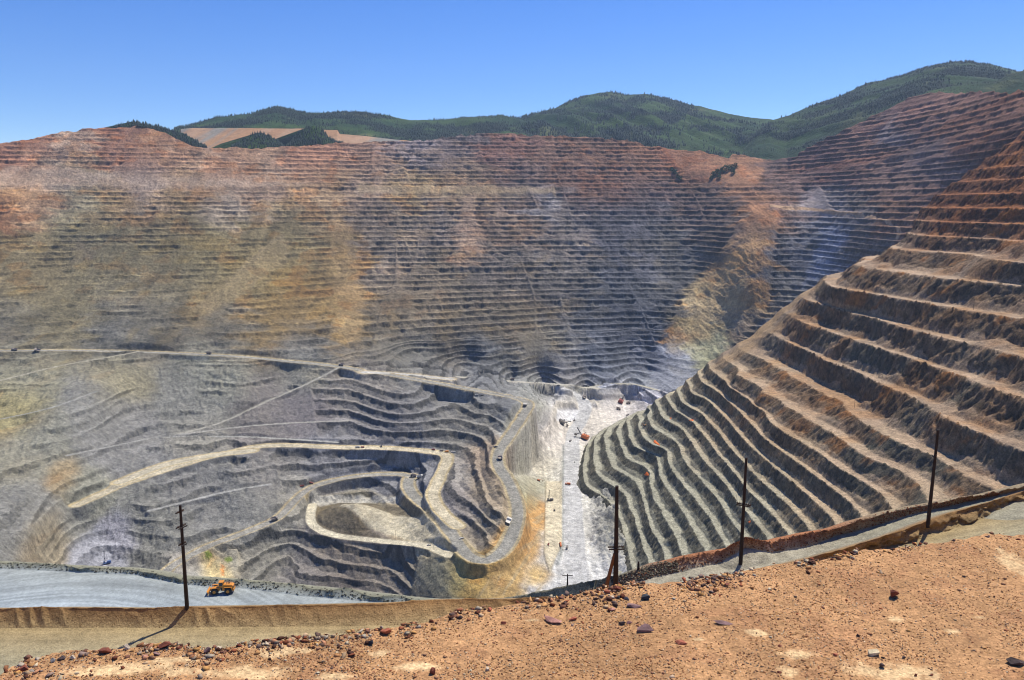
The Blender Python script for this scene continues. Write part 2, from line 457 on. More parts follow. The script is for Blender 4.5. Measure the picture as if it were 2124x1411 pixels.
z1 = z1 + slide * (-np.abs(fbm(XA / 55, ZA / 60, 5, 651, 0.6)) * 15 + 4)
z1 = z1 + (gul - 0.4) * (2.0 + 1.2 * lowl) * np.clip(1.15 - flatA, 0, 1) * NOFLOOR + fbm(XA / 9, YA / 9, 3, 623) * 1.0 * NOFLOOR * (1 - 0.5 * flatA)
# blasted banks and muck piles around the floor
fl = in_poly(PXg, PYg, [(1090,868),(1150,838),(1330,830),(1420,850),(1400,1200),(1150,1200),(1140,1000),(1065,950)], 14)
z1 = z1 + fl * fbm(XA / 40, YA / 40, 3, 15) * 1.5
for (cx, cy, rx, ry, h) in [(1262,1030,34,22,20),(1272,1070,36,24,20),(1262,1120,46,30,18),(1120,895,26,14,8),(1100,920,26,12,6),(1285,1130,20,26,10),(1160,940,40,10,3)]:
    d = np.sqrt(((PXg - cx) / rx) ** 2 + ((PYg - cy) / ry) ** 2)
    z1 = z1 + h * np.clip(1 - d + 0.25 * fbm(PXg / 9, PYg / 6, 2, int(cx)), 0, 1)
m = in_poly(PXg, PYg, [(1150,837),(1235,837),(1240,846),(1150,843)], 3)
m2 = in_poly(PXg, PYg, [(1156,846),(1206,846),(1206,872),(1152,872)], 3)
z1 = z1 + 10 * m - 6 * m2
m = in_poly(PXg, PYg, [(1225,812),(1420,812),(1420,838),(1330,828),(1240,828)], 4)
z1 = z1 + 12 * m
m = in_poly(PXg, PYg, [(1132,1000),(1166,1000),(1166,1130),(1150,1165),(1140,1190),(1128,1150)], 3)
z1 = z1 + 3.5 * m
STRIP = m

# colour map: (px, py, r, g, b, radius)
CM = [
 (60,320,168,126,104,60),(250,285,166,126,106,60),(150,310,186,160,140,30),(330,285,190,150,118,30),(40,340,140,96,84,40),(300,320,172,130,104,70),(500,330,178,140,112,70),(640,320,186,140,116,60),
 (100,368,178,156,140,60),(300,372,172,158,150,60),(450,350,190,160,140,60),(60,386,206,166,124,60),(560,370,180,156,136,60),
 (150,400,156,146,124,50),(230,420,170,140,102,50),(20,440,150,110,82,34),(60,430,176,146,122,30),(370,410,170,142,108,70),(470,420,174,160,146,50),(650,400,168,144,116,60),
 (200,470,142,134,108,70),(400,480,140,130,100,80),(600,480,142,130,100,60),(80,560,138,126,98,80),(300,560,132,122,96,90),(480,560,146,132,98,60),(170,520,120,108,92,30),
 (120,640,134,126,102,80),(300,650,118,114,104,80),(430,640,150,132,98,40),(560,570,150,134,98,40),(560,670,150,128,88,60),(480,690,122,118,108,60),(50,700,128,124,112,70),(250,710,112,112,110,70),(640,640,144,124,88,60),(620,720,116,116,114,60),
 (715,470,170,144,110,26),(725,540,170,144,104,26),(730,620,164,138,100,26),(715,680,158,138,104,30),(700,520,150,130,96,40),
 (760,300,162,128,108,60),(860,320,160,148,150,46),(950,310,138,124,122,50),(1060,300,146,110,98,60),(1150,320,142,112,96,70),(1260,330,144,112,94,60),(1340,330,160,118,92,36),
 (780,380,172,148,130,60),(950,380,164,140,116,60),(850,392,186,160,120,50),(1100,380,138,122,116,60),(1250,370,138,108,96,60),(1350,380,124,104,100,50),
 (800,450,136,124,112,60),(900,460,160,146,136,50),(972,460,176,152,134,24),(980,520,178,150,126,30),(1060,470,150,130,114,50),(1140,430,170,164,166,34),(1180,480,146,136,130,50),(1250,460,110,106,112,50),
 (820,540,146,134,122,60),(900,590,136,124,108,60),(1050,560,128,120,114,60),(1150,590,126,120,116,60),(820,640,128,116,98,60),(950,640,120,112,100,60),(1080,650,128,118,102,60),(820,700,124,118,106,60),(950,700,112,106,98,50),
 (1330,450,104,102,110,50),(1300,530,106,106,116,60),(1400,520,108,106,108,60),(1280,600,102,104,112,60),(1380,600,104,104,108,60),(1290,680,112,114,124,60),(1340,740,124,128,142,50),(1260,740,112,118,132,50),(1130,715,150,144,132,40),(1160,760,130,130,134,60),(1010,760,118,120,124,60),(850,750,120,120,118,60),(1390,770,142,146,158,40),
 (1440,340,168,124,98,40),(1520,350,166,126,100,40),(1400,330,166,120,96,30),(1350,360,158,118,92,30),
 (1440,420,116,98,92,50),(1480,500,112,98,90,40),(1590,440,160,120,92,34),(1580,480,138,112,92,30),(1556,540,182,148,112,34),(1500,580,176,148,112,30),(1540,620,168,144,112,40),(1480,640,176,154,118,34),(1450,610,172,154,122,30),(1420,680,158,140,104,34),(1395,690,178,132,88,18),(1470,720,150,150,128,40),(1530,690,136,124,112,40),
 (1640,400,124,102,96,50),(1700,420,142,134,134,30),(1640,520,112,110,116,50),(1720,500,116,120,136,50),(1700,540,140,146,160,24),(1640,600,108,108,114,50),(1780,470,116,106,104,50),
 (1700,330,124,94,86,50),(1800,300,134,102,90,50),(1860,270,150,138,140,26),(1900,240,134,102,92,50),(1980,220,136,104,94,50),(1850,360,128,104,96,50),(1950,330,122,104,102,50),(2010,280,132,96,80,50),(2090,230,128,94,80,50),(1930,400,122,96,86,40),(1860,440,128,100,86,40),(2080,320,118,78,56,40),
 (60,770,140,138,122,60),(250,770,148,142,120,60),(450,780,140,140,130,60),(620,775,140,138,128,40),(40,850,150,142,108,50),(200,850,128,128,126,60),(400,830,128,128,124,60),(90,900,130,130,122,50),(50,950,140,138,126,50),(130,990,150,136,112,30),(250,900,128,128,128,60),(60,1050,128,128,126,50),(100,1100,140,132,116,40),(180,1020,142,142,132,40),(200,1150,150,152,162,36),(250,1110,150,150,160,30),(150,1080,134,134,130,30),
 (540,860,120,116,114,60),(620,850,118,114,116,50),(420,900,138,136,130,50),(760,800,128,124,120,60),(900,820,120,120,122,60),(800,870,122,120,122,60),(950,870,124,122,118,50),(700,950,124,124,128,60),(850,960,124,124,128,50),(560,980,128,126,124,50),(400,1020,120,120,120,60),(500,1060,124,124,122,60),(330,1090,126,126,122,60),(600,1020,142,140,134,40),
 (1000,960,150,136,122,36),(1010,1020,150,138,122,36),(960,1060,132,126,122,36),(960,980,142,138,134,30),(1000,1080,140,132,120,30),(940,1040,126,122,122,30),
 (720,1070,116,106,86,40),(690,1065,110,100,80,30),(740,1050,126,122,106,30),(840,1090,200,190,164,30),(850,1055,146,132,108,26),(900,1120,178,166,140,40),(700,1140,124,118,112,50),(800,1180,124,118,112,60),(620,1180,122,118,116,50),(560,1150,128,126,120,50),(700,1220,112,106,102,50),(900,1190,140,136,118,40),(880,1230,128,122,108,30),(960,1190,160,146,104,30),
 (1110,1010,158,156,140,26),(1090,1040,164,156,126,20),(1110,1070,190,156,104,26),(1080,1130,190,152,98,34),(1040,1190,182,150,98,34),(1000,1225,168,142,92,30),(1125,1190,204,172,112,18),
 (1110,860,150,150,142,30),(1130,880,186,184,188,30),(1090,930,170,170,168,30),(1150,900,206,204,208,40),(1130,960,196,194,190,36),(1180,860,222,220,220,34),(1240,880,210,208,210,40),(1190,1000,212,214,216,50),(1200,1100,204,206,210,50),(1180,1190,200,204,214,50),(1260,1040,176,178,178,30),(1270,1100,172,174,174,30),(1290,840,208,206,212,40),(1270,815,160,166,184,26),(1340,830,196,194,204,30),(1180,825,176,178,184,26),(1230,820,190,188,186,20),(1330,800,140,146,154,30),(1100,800,140,142,142,30),
 (440,1180,214,196,152,28),(400,1210,160,160,156,30),(380,1170,150,146,140,30),(470,1150,160,156,144,30),
]
cm = np.array(CM, float)
step = 6
gx = np.arange(-160, 2290, step); gy = np.arange(160, 1330, step)
GX, GY = np.meshgrid(gx, gy)
num = np.zeros(GX.shape + (3,)); den = np.zeros(GX.shape) + 1e-9
for (cx, cy, r_, g_, b_, rad) in cm:
    d2 = (GX - cx) ** 2 + (GY - cy) ** 2
    wgt = np.exp(-d2 / (2 * (rad * 0.55) ** 2)) + 1e-5 / (1 + d2 / 2500) ** 2
    num += wgt[..., None] * srgb((r_, g_, b_)); den += wgt
G = num / den[..., None]
def samp(G, px, py):
    fx = np.clip((px - gx[0]) / step, 0, len(gx) - 1.001); fy = np.clip((py - gy[0]) / step, 0, len(gy) - 1.001)
    ix = fx.astype(int); iy = fy.astype(int); fx = (fx - ix)[..., None]; fy = (fy - iy)[..., None]
    return (G[iy, ix] * (1 - fx) + G[iy, ix + 1] * fx) * (1 - fy) + (G[iy + 1, ix] * (1 - fx) + G[iy + 1, ix + 1] * fx) * fy
# the rock boundaries are ragged, so look the colour up with a warped position
wx = fbm(XA / 110, (YA + ZA) / 60, 5, 61, 0.62) * 75; wy = fbm(XA / 110, (YA + ZA) / 60, 5, 67, 0.62) * 26
far = sstep(830, 700, PYg)
colA = samp(G, PXg + wx * (0.25 + 0.75 * far), PYg + wy * (0.25 + 0.75 * far))
# rust, ochre and pale seams in the rock
n1 = fbm(XA / 55, (ZA * 1.6 + YA * 0.3) / 55, 4, 71)
n2 = fbm(XA / 90 + 9, (ZA * 1.6 + YA * 0.3) / 60, 4, 73)
n3 = fbm(XA / 38, (ZA * 1.2) / 60, 3, 79)
warm = (colA[..., 0] / (colA[..., 2] + 1e-3))
rust = (sstep(0.18, 0.34, n1) * np.clip((warm - 1.1), 0, 1))[..., None]
colA = colA * np.array([0.99, 0.995, 0.97])
colA = colA * (1 - 0.6 * rust) + colA * np.array([1.08, 0.84, 0.64]) * 0.6 * rust
wash = vnoise(XA / 9, ZA / 60, 641) * 0.12 + vnoise(XA / 26, ZA / 120, 643) * 0.10
colA = colA * (1 + (wash * far)[..., None])
yel = (sstep(0.25, 0.45, fbm(XA / 70, (ZA * 1.5) / 50, 4, 645)) * far)[..., None]
colA = colA * (1 - yel * 0.5) + colA * np.array([1.22, 1.08, 0.80]) * yel * 0.5
pale = (sstep(0.22, 0.38, n2) * far)[..., None]
colA = colA * (1 + 0.35 * pale)
dark = (sstep(0.2, 0.36, n3) * far)[..., None]
colA = colA * (1 - 0.25 * dark)
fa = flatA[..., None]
rb = in_poly(PXg, PYg, [(1600,300),(1800,200),(2200,140),(2200,420),(1700,700),(1600,700),(1620,430)], 60)[..., None]
colA = colA * (1 + 0.35 * rb) * np.array([1.05, 0.99, 0.95])  # right back wall colour lightened to make up for weak sunlight on it
colA = colA * (1 - 0.10 * far[..., None]) * np.array([0.985, 1.0, 0.955])
spur = slide[..., None]
colA = colA * (1 + 0.28 * spur)  # spur colour lightened to offset its dark shading
colA = colA * (1 + 0.14 * (1 - far[..., None])) * (0.46 + 0.66 * fa)  # dust-pale flats; steep faces coloured darker still, deepening their shade
fl3 = (1 - NOFLOOR)[..., None]
trk = vnoise(XA / 5.0 + 0.8 * fbm(XA / 60, YA / 160, 2, 631), YA / 260, 633) * 0.16 + fbm(XA / 22, YA / 50, 3, 635) * 0.16
colA = colA * (1 - fl3 * np.array([0.06, 0.09, 0.16])) * (1 + trk[..., None] * fl3)
# pond colours and recess
m = in_poly(PXg, PYg, [(1156,846),(1206,846),(1206,872),(1152,872)], 4)[..., None]
colA = colA * (1 - m) + srgb((214, 212, 208)) * m
m = STRIP[..., None]; colA = colA * (1 - m) + srgb((206, 194, 166)) * m
for (cx, cy, rx, ry, c) in [(432,1158,12,6,(120,150,40)),(474,1160,10,7,(132,152,50)),(462,1180,6,14,(214,122,40))]:
    m = 0.75 * np.clip(1.2 * (1 - np.sqrt(((PXg - cx) / rx) ** 2 + ((PYg - cy) / ry) ** 2) + 0.9 * fbm(PXg / 6, PYg / 4, 3, int(cx))), 0, 1)[..., None]
    colA = colA * (1 - m) + srgb(c) * m

for poly, c, st in [([(-200,346),(100,350),(300,360),(480,374),(640,380),(430,392),(200,390),(-200,392)], (190,166,142), 0.75), ([(740,384),(1150,388),(1150,404),(740,402)], (182,160,124), 0.7),
                ([(575,480),(600,520),(520,600),(430,650),(400,640),(480,580)], (162,144,110), 0.5), ([(962,405),(984,405),(980,450),(1002,480),(996,530),(962,518),(946,536),(954,480)], (178,152,130), 0.35),
                ([(1650,430),(1690,385),(1730,400),(1760,440),(1700,448)], (166,154,150), 0.7), ([(1700,480),(1745,470),(1740,520),(1690,575),(1665,590),(1690,520)], (150,156,176), 0.65),
                ([(700,440),(735,480),(748,600),(755,720),(700,700),(690,560)], (166,142,106), 0.3), ([(1430,640),(1480,590),(1540,560),(1560,600),(1480,700),(1400,735),(1370,735)], (176,156,122), 0.5)]:
    m = (in_poly(PXg + 26 * fbm(XA / 45, ZA / 35, 4, 71, 0.6), PYg + 10 * fbm(XA / 45, ZA / 35, 4, 72, 0.6), poly, 14) * st * (0.8 + 0.35 * fbm(XA / 14, ZA / 50, 3, 5)))[..., None]
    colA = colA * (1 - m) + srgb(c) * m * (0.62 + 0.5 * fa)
trp = [(1600,428),(1680,434),(1760,442),(1830,453),(1858,466),(1868,480),(1860,494)]
dmin = np.full(PXg.shape, 99.0)
for (xa, ya), (xb, yb_) in zip(trp[:-1], trp[1:]):
    dx, dy = xb - xa, yb_ - ya
    q = np.clip(((PXg - xa) * dx + (PYg - ya) * dy) / (dx * dx + dy * dy), 0, 1)
    dmin = np.minimum(dmin, np.hypot(PXg - xa - q * dx, PYg - ya - q * dy))
m = (1 - sstep(2.0, 4.0, dmin))[..., None]
colA = colA * (1 - m) + srgb((190, 158, 126)) * m
for poly, c in [([(690,1062),(780,1066),(870,1072),(905,1098),(930,1140),(890,1132),(850,1120),(760,1096)], (192,182,156)), ([(645,1032),(700,1026),(840,1030),(850,1042),(760,1040),(690,1044),(650,1052)], (190,184,168)),
                ([(655,1075),(680,1052),(720,1045),(800,1048),(860,1056),(880,1076),(800,1066),(720,1062),(700,1072),(760,1100),(820,1122),(700,1108),(662,1096)], (112,102,82)),
                ([(1166,920),(1172,920),(1174,1000),(1173,1120),(1160,1170),(1154,1170),(1166,1120)], (140,142,136))]:
    m = (in_poly(PXg, PYg, poly, 6) * (0.8 + 0.2 * fbm(XA / 10, YA / 10, 2, 5)))[..., None]
    colA = colA * (1 - m) + srgb(c) * m
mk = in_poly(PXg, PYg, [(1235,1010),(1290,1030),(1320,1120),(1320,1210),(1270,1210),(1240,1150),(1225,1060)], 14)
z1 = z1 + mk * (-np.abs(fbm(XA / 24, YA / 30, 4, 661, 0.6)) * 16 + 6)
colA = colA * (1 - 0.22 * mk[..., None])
mk = in_poly(PXg, PYg, [(1066,930),(1090,870),(1112,840),(1160,850),(1168,875),(1130,915),(1085,965)], 12)
z1 = z1 + mk * (-np.abs(fbm(XA / 30 + z1 / 60, z1 / 30, 4, 663, 0.6)) * 16 + 6)
mk = in_poly(PXg, PYg, [(1088,1035),(1132,1020),(1132,1200),(1120,1240),(985,1240),(1045,1165),(1082,1090)], 14)
st_ = fbm((XA * 0.945 - YA * 0.327) / 6, (XA * 0.327 + YA * 0.945) / 90, 4, 665, 0.6)
colA = colA * (1 + (mk * st_ * 0.35)[..., None])
mk = (mk * (0.28 + 0.5 * sstep(0.0, 0.35, st_)))[..., None]
colA = colA * (1 - mk) + srgb((168, 152, 120)) * mk
# cut the roads into the slopes
for name, (pl, hw, c, bk) in ROADS.items():
    W = np.array([at_z(px, py, z) for (px, py, z) in pl])
    pp = np.array(pl)
    # smooth the line
    t = np.arange(len(W)); tt = np.linspace(0, len(W) - 1, (len(W) - 1) * 4 + 1)
    def cr(A):
        out = []
        for s in tt:
            i = min(int(s), len(A) - 2); f = s - i
            p0 = A[max(i - 1, 0)]; p1 = A[i]; p2 = A[i + 1]; p3 = A[min(i + 2, len(A) - 1)]
            out.append(0.5 * ((2 * p1) + (-p0 + p2) * f + (2 * p0 - 5 * p1 + 4 * p2 - p3) * f * f + (-p0 + 3 * p1 - 3 * p2 + p3) * f ** 3))
        return np.array(out)
    W = cr(W)
    sel = (PXg > pp[:, 0].min() - 60) & (PXg < pp[:, 0].max() + 60) & (PYg > pp[:, 1].min() - 40) & (PYg < pp[:, 1].max() + 40)
    ii = np.nonzero(sel)
    x = XA[ii]; y = YA[ii]
    best = np.full(x.shape, 1e9); bz = np.zeros(x.shape); sgn = np.zeros(x.shape)
    for i in range(len(W) - 1):
        a = W[i]; d = W[i + 1] - a
        L2 = d[0] ** 2 + d[1] ** 2 + 1e-9
        s = np.clip(((x - a[0]) * d[0] + (y - a[1]) * d[1]) / L2, 0, 1)
        dx = x - a[0] - s * d[0]; dy = y - a[1] - s * d[1]
        dd = np.sqrt(dx * dx + dy * dy)
        mk = dd < best
        best = np.where(mk, dd, best); bz = np.where(mk, a[2] + s * d[2], bz)
        sgn = np.where(mk, d[0] * dy - d[1] * dx, sgn)
    edge = hw * (1 + 0.10 * vnoise(x / 25, y / 25, 5))
    k = 1 - sstep(edge, edge * 1.45 + 3, best)
    zz = z1[ii]
    nz = zz * (1 - k) + bz * k
    # windrow along the outer edge
    nz = nz + bk * np.exp(-((best - edge * 1.05) / 2.2) ** 2) * (0.7 + 0.3 * vnoise(x / 9, y / 9, 8))
    z1[ii] = nz
    kc = (1 - sstep(edge * 0.92, edge * 1.12, best))[:, None]
    cc = srgb(c)[None] * (1 + 0.10 * fbm(best / 3.1, bz / 6, 2, 9)[:, None])
    # yellowish verges, greyer wheel tracks
    if hw > 11 and name != 'floor_road':
        vg = sstep(0.55, 0.8, best / edge)[:, None]
        cc = cc * (1 - 0.7 * vg) + srgb((186, 166, 122)) * 0.7 * vg
    colA[ii] = colA[ii] * (1 - kc) + cc * kc
    flatA[ii] = np.maximum(flatA[ii], k)

# back side beyond the crest
XT = XA[0][None] * np.array([[1.35], [1.12], [1.03]]); YT = YA[0][None] * np.array([[1.35], [1.12], [1.03]])
ZT = z1[0][None] + np.array([[-160.0], [-45.0], [-8.0]])
XF = np.concatenate([XT, XA]); YF = np.concatenate([YT, YA]); ZF = np.concatenate([ZT, z1])
CF = np.concatenate([np.repeat(colA[:1], 3, 0), colA])
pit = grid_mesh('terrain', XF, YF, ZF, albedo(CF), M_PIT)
pit['kind'] = 'structure'

# ------------------------------------------------------------------ the near right-hand wall
SC = 0.933
LV = [-585 + 18 * i for i in range(10)] + [-401, -379, -357, -335, -313, -273, -233, -197, -159, -121, -88]
LV = [v * SC for v in LV]
TR = {
 1: [(1240,900),(1222,916),(1214,936),(1209,964),(1213,1002),(1227,1017),(1248,1028),(1268,1048),(1282,1073),(1298,1122),(1307,1160)],
 2: [(1246,894),(1232,922),(1229,950),(1240,985),(1259,1001),(1276,1010),(1298,1029),(1303,1051),(1315,1073),(1329,1114),(1343,1160)],
 3: [(1262,885),(1254,905),(1255,935),(1265,963),(1282,977),(1308,991),(1323,1007),(1329,1022),(1335,1045),(1350,1095),(1377,1150)],
 4: [(1284,885),(1286,915),(1292,935),(1308,956),(1333,966),(1347,980),(1347,1000),(1354,1034),(1369,1054),(1378,1073),(1398,1109),(1412,1148)],
 5: [(1302,868),(1303,905),(1315,925),(1336,935),(1354,942),(1364,957),(1374,1000),(1388,1019),(1412,1056),(1439,1102),(1456,1133)],
 6: [(1323,862),(1329,893),(1340,912),(1354,922),(1374,929),(1385,952),(1401,985),(1425,1015),(1455,1050),(1480,1090)],
 7: [(1343,844),(1343,860),(1353,885),(1376,900),(1396,912),(1410,930),(1450,990),(1492,1040)],
 8: [(1362,828),(1366,845),(1376,864),(1388,874),(1410,886),(1425,905),(1470,965),(1529,1040)],
 9: [(1384,826),(1395,845),(1418,862),(1439,878),(1458,900),(1510,965),(1575,1040)],
 10: [(1406,813),(1418,836),(1435,847),(1452,856),(1470,875),(1492,900),(1560,980),(1627,1040)],
 11: [(1425,788),(1431,799),(1440,818),(1460,825),(1477,839),(1491,853),(1590,955),(1690,1040)],
 12: [(1450,777),(1467,799),(1488,812),(1508,830),(1542,864),(1650,955),(1760,1040)],
 13: [(1471,758),(1485,775),(1508,795),(1528,812),(1556,832),(1584,852),(1720,955),(1840,1040)],
 14: [(1528,777),(1552,791),(1584,816),(1627,842),(1669,867),(1800,950),(1925,1040)],
 15: [(1572,741),(1598,755),(1627,771),(1669,794),(1698,811),(1744,832),(1935,944),(2060,1012)],
 16: [(1647,716),(1717,750),(1807,788),(1896,824),(1986,878),(2124,936)],
 17: [(1684,676),(1784,710),(1874,739),(1964,768),(2124,827)],
 18: [(1724,636),(1807,659),(1874,679),(1964,703),(2124,740)],
 19: [(1724,594),(1807,609),(1919,629),(2008,645),(2124,663)],
 20: [(1800,556),(1852,564),(1941,576),(2053,587),(2124,594)],
 21: [(1870,505),(2000,527),(2124,545)],
}
P, V = [], []
last = {}
for k, pl in TR.items():
    z = LV[k - 1]
    for (px, py) in pl:
        x, y, zz = at_z(px, py, z)
        P.append((y / 1000, z / 500)); V.append(x / 1000)
    last[k] = (x, y)
for (y, x) in [(500, 0), (800, 0), (1100, 0), (1350, 0), (1560, 0), (1680, 60), (1800, 230), (1950, 520)]:
    for z in (-113, -20, 90, 220, 380):
        if z == -113 and y < 1500: continue
        P.append((y / 1000, z / 500)); V.append((706 + 1.2 * (z + 113) + x) / 1000)
for k in range(1, 21):
    z = LV[k - 1]
    xn, yn = last[k]
    if yn > 560:                        # carry each contour on towards the viewer
        P.append((0.45, z / 500)); V.append((xn - 5) / 1000)
for (z, y, x) in [(-328, 1571, 418), (-122, 1571, 690), (-328, 1640, 440), (-328, 1720, 560), (-328, 1850, 800), (-230, 1571, 545), (-230, 1640, 570), (-230, 1740, 720), (-230, 1900, 980),
                  (-450, 1640, 300), (-450, 1760, 420), (-450, 1900, 640), (-546, 1850, 290), (-546, 1980, 470), (-510, 1880, 330), (-510, 1980, 520), (-400, 1620, 350), (-400, 1720, 450), (-400, 1880, 700)]:
    P.append((y / 1000, z / 500)); V.append(x / 1000)
TB = TPS(P, V, 3e-5)
levB = [LV[0] - 110, LV[0] - 17] + LV + [LV[-1] + 25 * (i + 1) for i in range(21)]
levB = np.array(levB)
NS = 22
ks = np.linspace(0.3, len(levB) - 1.2, int((len(levB) - 1.5) * NS))
ys = np.exp(np.linspace(math.log(450), math.log(1960), 1000))
KS, YB = np.meshgrid(ks, ys, indexing='ij')
SZ = np.interp(KS, np.arange(len(levB), dtype=float), levB)
XB = TB(YB / 1000, SZ / 500) * 1000
XB = np.maximum.accumulate(XB + KS * 1e-3, axis=0)
sc = np.interp(SZ, [-400, -300], [0.8, 1.5])
nose = sstep(1470, 1560, YB) * sstep(-345, -300, SZ) * (1 - sstep(-190, -110, SZ))
bB = np.full(YB.shape, 1.0) - 0.75 * nose
bB = bB * (1 - 0.8 * sstep(0.3, 0.55, fbm(XB / 60, YB / 60 + KS * 0.5, 2, 123)) * sstep(-320, -200, SZ) * 0.6)
bB = bB * (1 - 0.1 * sstep(-60, 30, SZ))
zB, flB, kfB = terrace(SZ, levB, XB, YB, wn=0.14, talus=0.24, b=0.62, ta=0.75, bench=bB, seed=40, sc=0.8, n2a=0.07, un=0.22, tr=0.22)
# crags on the faces
up = sstep(-330, -250, SZ)
ridg = (1 - np.abs(fbm(YB / 11 + XB / 60, zB / 26, 3, 55)) * 2.6)
zB = zB + (1 - flB) * (ridg - 0.4) * (1.4 + 2.2 * up)
XB2 = XB + (1 - flB) * fbm(YB / 6, zB / 9, 4, 58, 0.6) * (1.8 + 2.6 * up)
def mixc(a, b, t): return a * (1 - t[..., None]) + b * t[..., None]
e = np.ones(SZ.shape + (1,))
nb = fbm(XB / 80, YB / 80, 4, 140); nb2 = fbm(XB / 30, (YB + SZ * 2) / 30, 4, 141); nb3 = fbm(XB / 50 + 3, YB / 50, 3, 142)
low = mixc(e * srgb((150, 146, 126)), e * srgb((164, 146, 118)), sstep(-480, -330, SZ + nb * 60))
upc = mixc(e * srgb((162, 140, 116)), e * srgb((156, 124, 92)), sstep(-0.2, 0.5, nb3))
colB = mixc(low, upc, sstep(-400, -260, SZ + nb * 50))
redc = mixc(e * srgb((138, 90, 58)), e * srgb((156, 100, 56)), sstep(0, 0.4, nb2))
colB = mixc(colB, redc, sstep(-90, 10, SZ + nb * 40))
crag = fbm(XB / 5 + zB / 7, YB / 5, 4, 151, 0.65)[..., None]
facec = colB * np.array([0.47, 0.44, 0.40]) * (1 + 0.5 * nb2[..., None]) * (1 + 1.1 * crag)  # faces coloured far darker than the dusted flats, shade put into the colour
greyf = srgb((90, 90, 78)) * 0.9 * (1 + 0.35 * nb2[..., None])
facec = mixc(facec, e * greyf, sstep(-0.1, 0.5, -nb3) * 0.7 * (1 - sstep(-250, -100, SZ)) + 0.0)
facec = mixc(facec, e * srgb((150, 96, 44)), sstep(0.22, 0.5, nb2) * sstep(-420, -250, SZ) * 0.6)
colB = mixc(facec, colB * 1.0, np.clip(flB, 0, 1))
colB = mixc(colB, e * srgb((172, 146, 110)), nose * sstep(-0.3, 0.3, nb3 + 0.1) * 0.7)
# pale wheel track on each bench
ph = (zB - np.interp(kfB, np.arange(len(levB), dtype=float), levB))
trk = np.exp(-((ph - 0.15) / 0.25) ** 2) * sstep(0.8, 1.0, flB)
colB = mixc(colB, colB * 1.22, np.clip(trk, 0, 1))
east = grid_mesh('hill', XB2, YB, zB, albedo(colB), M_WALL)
east['kind'] = 'structure'

# ------------------------------------------------------------------ lofted ground near the viewer
def loft(name, xs, lines, cols, rows, mat, noise=None, ncol=900, kind='structure'):
    """lines: polylines of (px, py, z); consecutive ones are joined by a sheet"""
    pxl = np.linspace(xs[0], xs[1], ncol)
    Ls = []
    for pl in lines:
        if callable(pl): Ls.append(pl(Ls)); continue
        a = np.array(pl, float)
        py = np.interp(pxl, a[:, 0], a[:, 1]); z = np.interp(pxl, a[:, 0], a[:, 2])
        Ls.append(np.stack(at_z(pxl, py, z), -1))
    Pn, Cn, Sn = [], [], []
    for i in range(len(Ls) - 1):
        n = rows[i]
        for j in range(n + (1 if i == len(Ls) - 2 else 0)):
            t = j / n
            Pn.append(Ls[i] * (1 - t) + Ls[i + 1] * t)
            ca = cols[i]; cb = cols[i + 1]
            ca = ca if ca.ndim == 2 else np.repeat(ca[None], ncol, 0)
            cb = cb if cb.ndim == 2 else np.repeat(cb[None], ncol, 0)
            Cn.append(ca * (1 - t) + cb * t)
            Sn.append(i + t)
    Pn = np.array(Pn); Cn = np.array(Cn); Sn = np.array(Sn)[:, None] * np.ones((1, ncol))
    if noise is not None: Pn, Cn = noise(Pn, Cn, Sn, pxl)
    o = grid_mesh(name, Pn[..., 0], Pn[..., 1], Pn[..., 2], albedo(Cn), mat)
    o['kind'] = kind
    LOFT[name + str(len(LOFT))] = (Pn, Sn)
    return o

LOFT = {}
def shift(i, dx, dy, dz):
    return lambda Ls: Ls[i] + np.array([dx, dy, dz])

c_ = lambda *a: srgb(a)
# dozer pad half-way down
PAD = -185.0
def n_pad(P, C, S, pxl):
    x, y = P[..., 0], P[..., 1]
    bank = np.clip(1 - np.abs(S - 2) / 0.9, 0, 1)
    P[..., 2] += fbm(x / 9, y / 9, 3, 5) * (0.25 + 0.9 * bank)
    P[..., 1] += fbm(x / 13, y * 0, 3, 6) * 3.5 * bank
    fl = (S < 1).astype(float)
    # arcs left by turning machines
    cx, cy = -205.0, 235.0
    r = np.sqrt((x - cx) ** 2 + ((y - cy) * 1.0) ** 2)
    arc = vnoise(r / 1.6, np.arctan2(y - cy, x - cx) * 2.2, 7) * 0.5 + vnoise(r / 4.3, np.arctan2(y - cy, x - cx) * 1.4, 8) * 0.5
    C *= (1 + 0.42 * arc * fl * (0.4 + 0.6 * sstep(-0.3, 0.4, fbm(x / 60, y / 30, 2, 9))))[..., None]
    C *= (1 + 0.22 * fbm(x / 5, y / 5, 3, 77) * bank)[..., None]
    return P, C
pad = loft('ground', (-900, 1010),
    [[(-900,1330,PAD),(1010,1330,PAD)],
     [(-160,1176,PAD),(0,1180,PAD),(280,1192,PAD),(330,1203,PAD),(395,1214,PAD),(520,1222,PAD),(620,1236,PAD),(700,1243,PAD),(800,1250,PAD),(1010,1260,PAD)],
     [(-160,1163,PAD+2),(0,1167,PAD+1.7),(148,1176,PAD+1.7),(280,1181,PAD+1.6),(330,1188,PAD+2),(372,1197,PAD+2),(494,1206,PAD+2),(560,1211,PAD+2.4),(700,1224,PAD+2.6),(870,1244,PAD+2),(1010,1252,PAD+2)],
     shift(2, 0, 6, -2), shift(2, 0, 60, -60)],
    [c_(150,160,166), c_(154,158,152), c_(124,122,102), c_(140,138,120), c_(130,130,120)], [90, 26, 6, 6], M_RIM, n_pad, 1500)

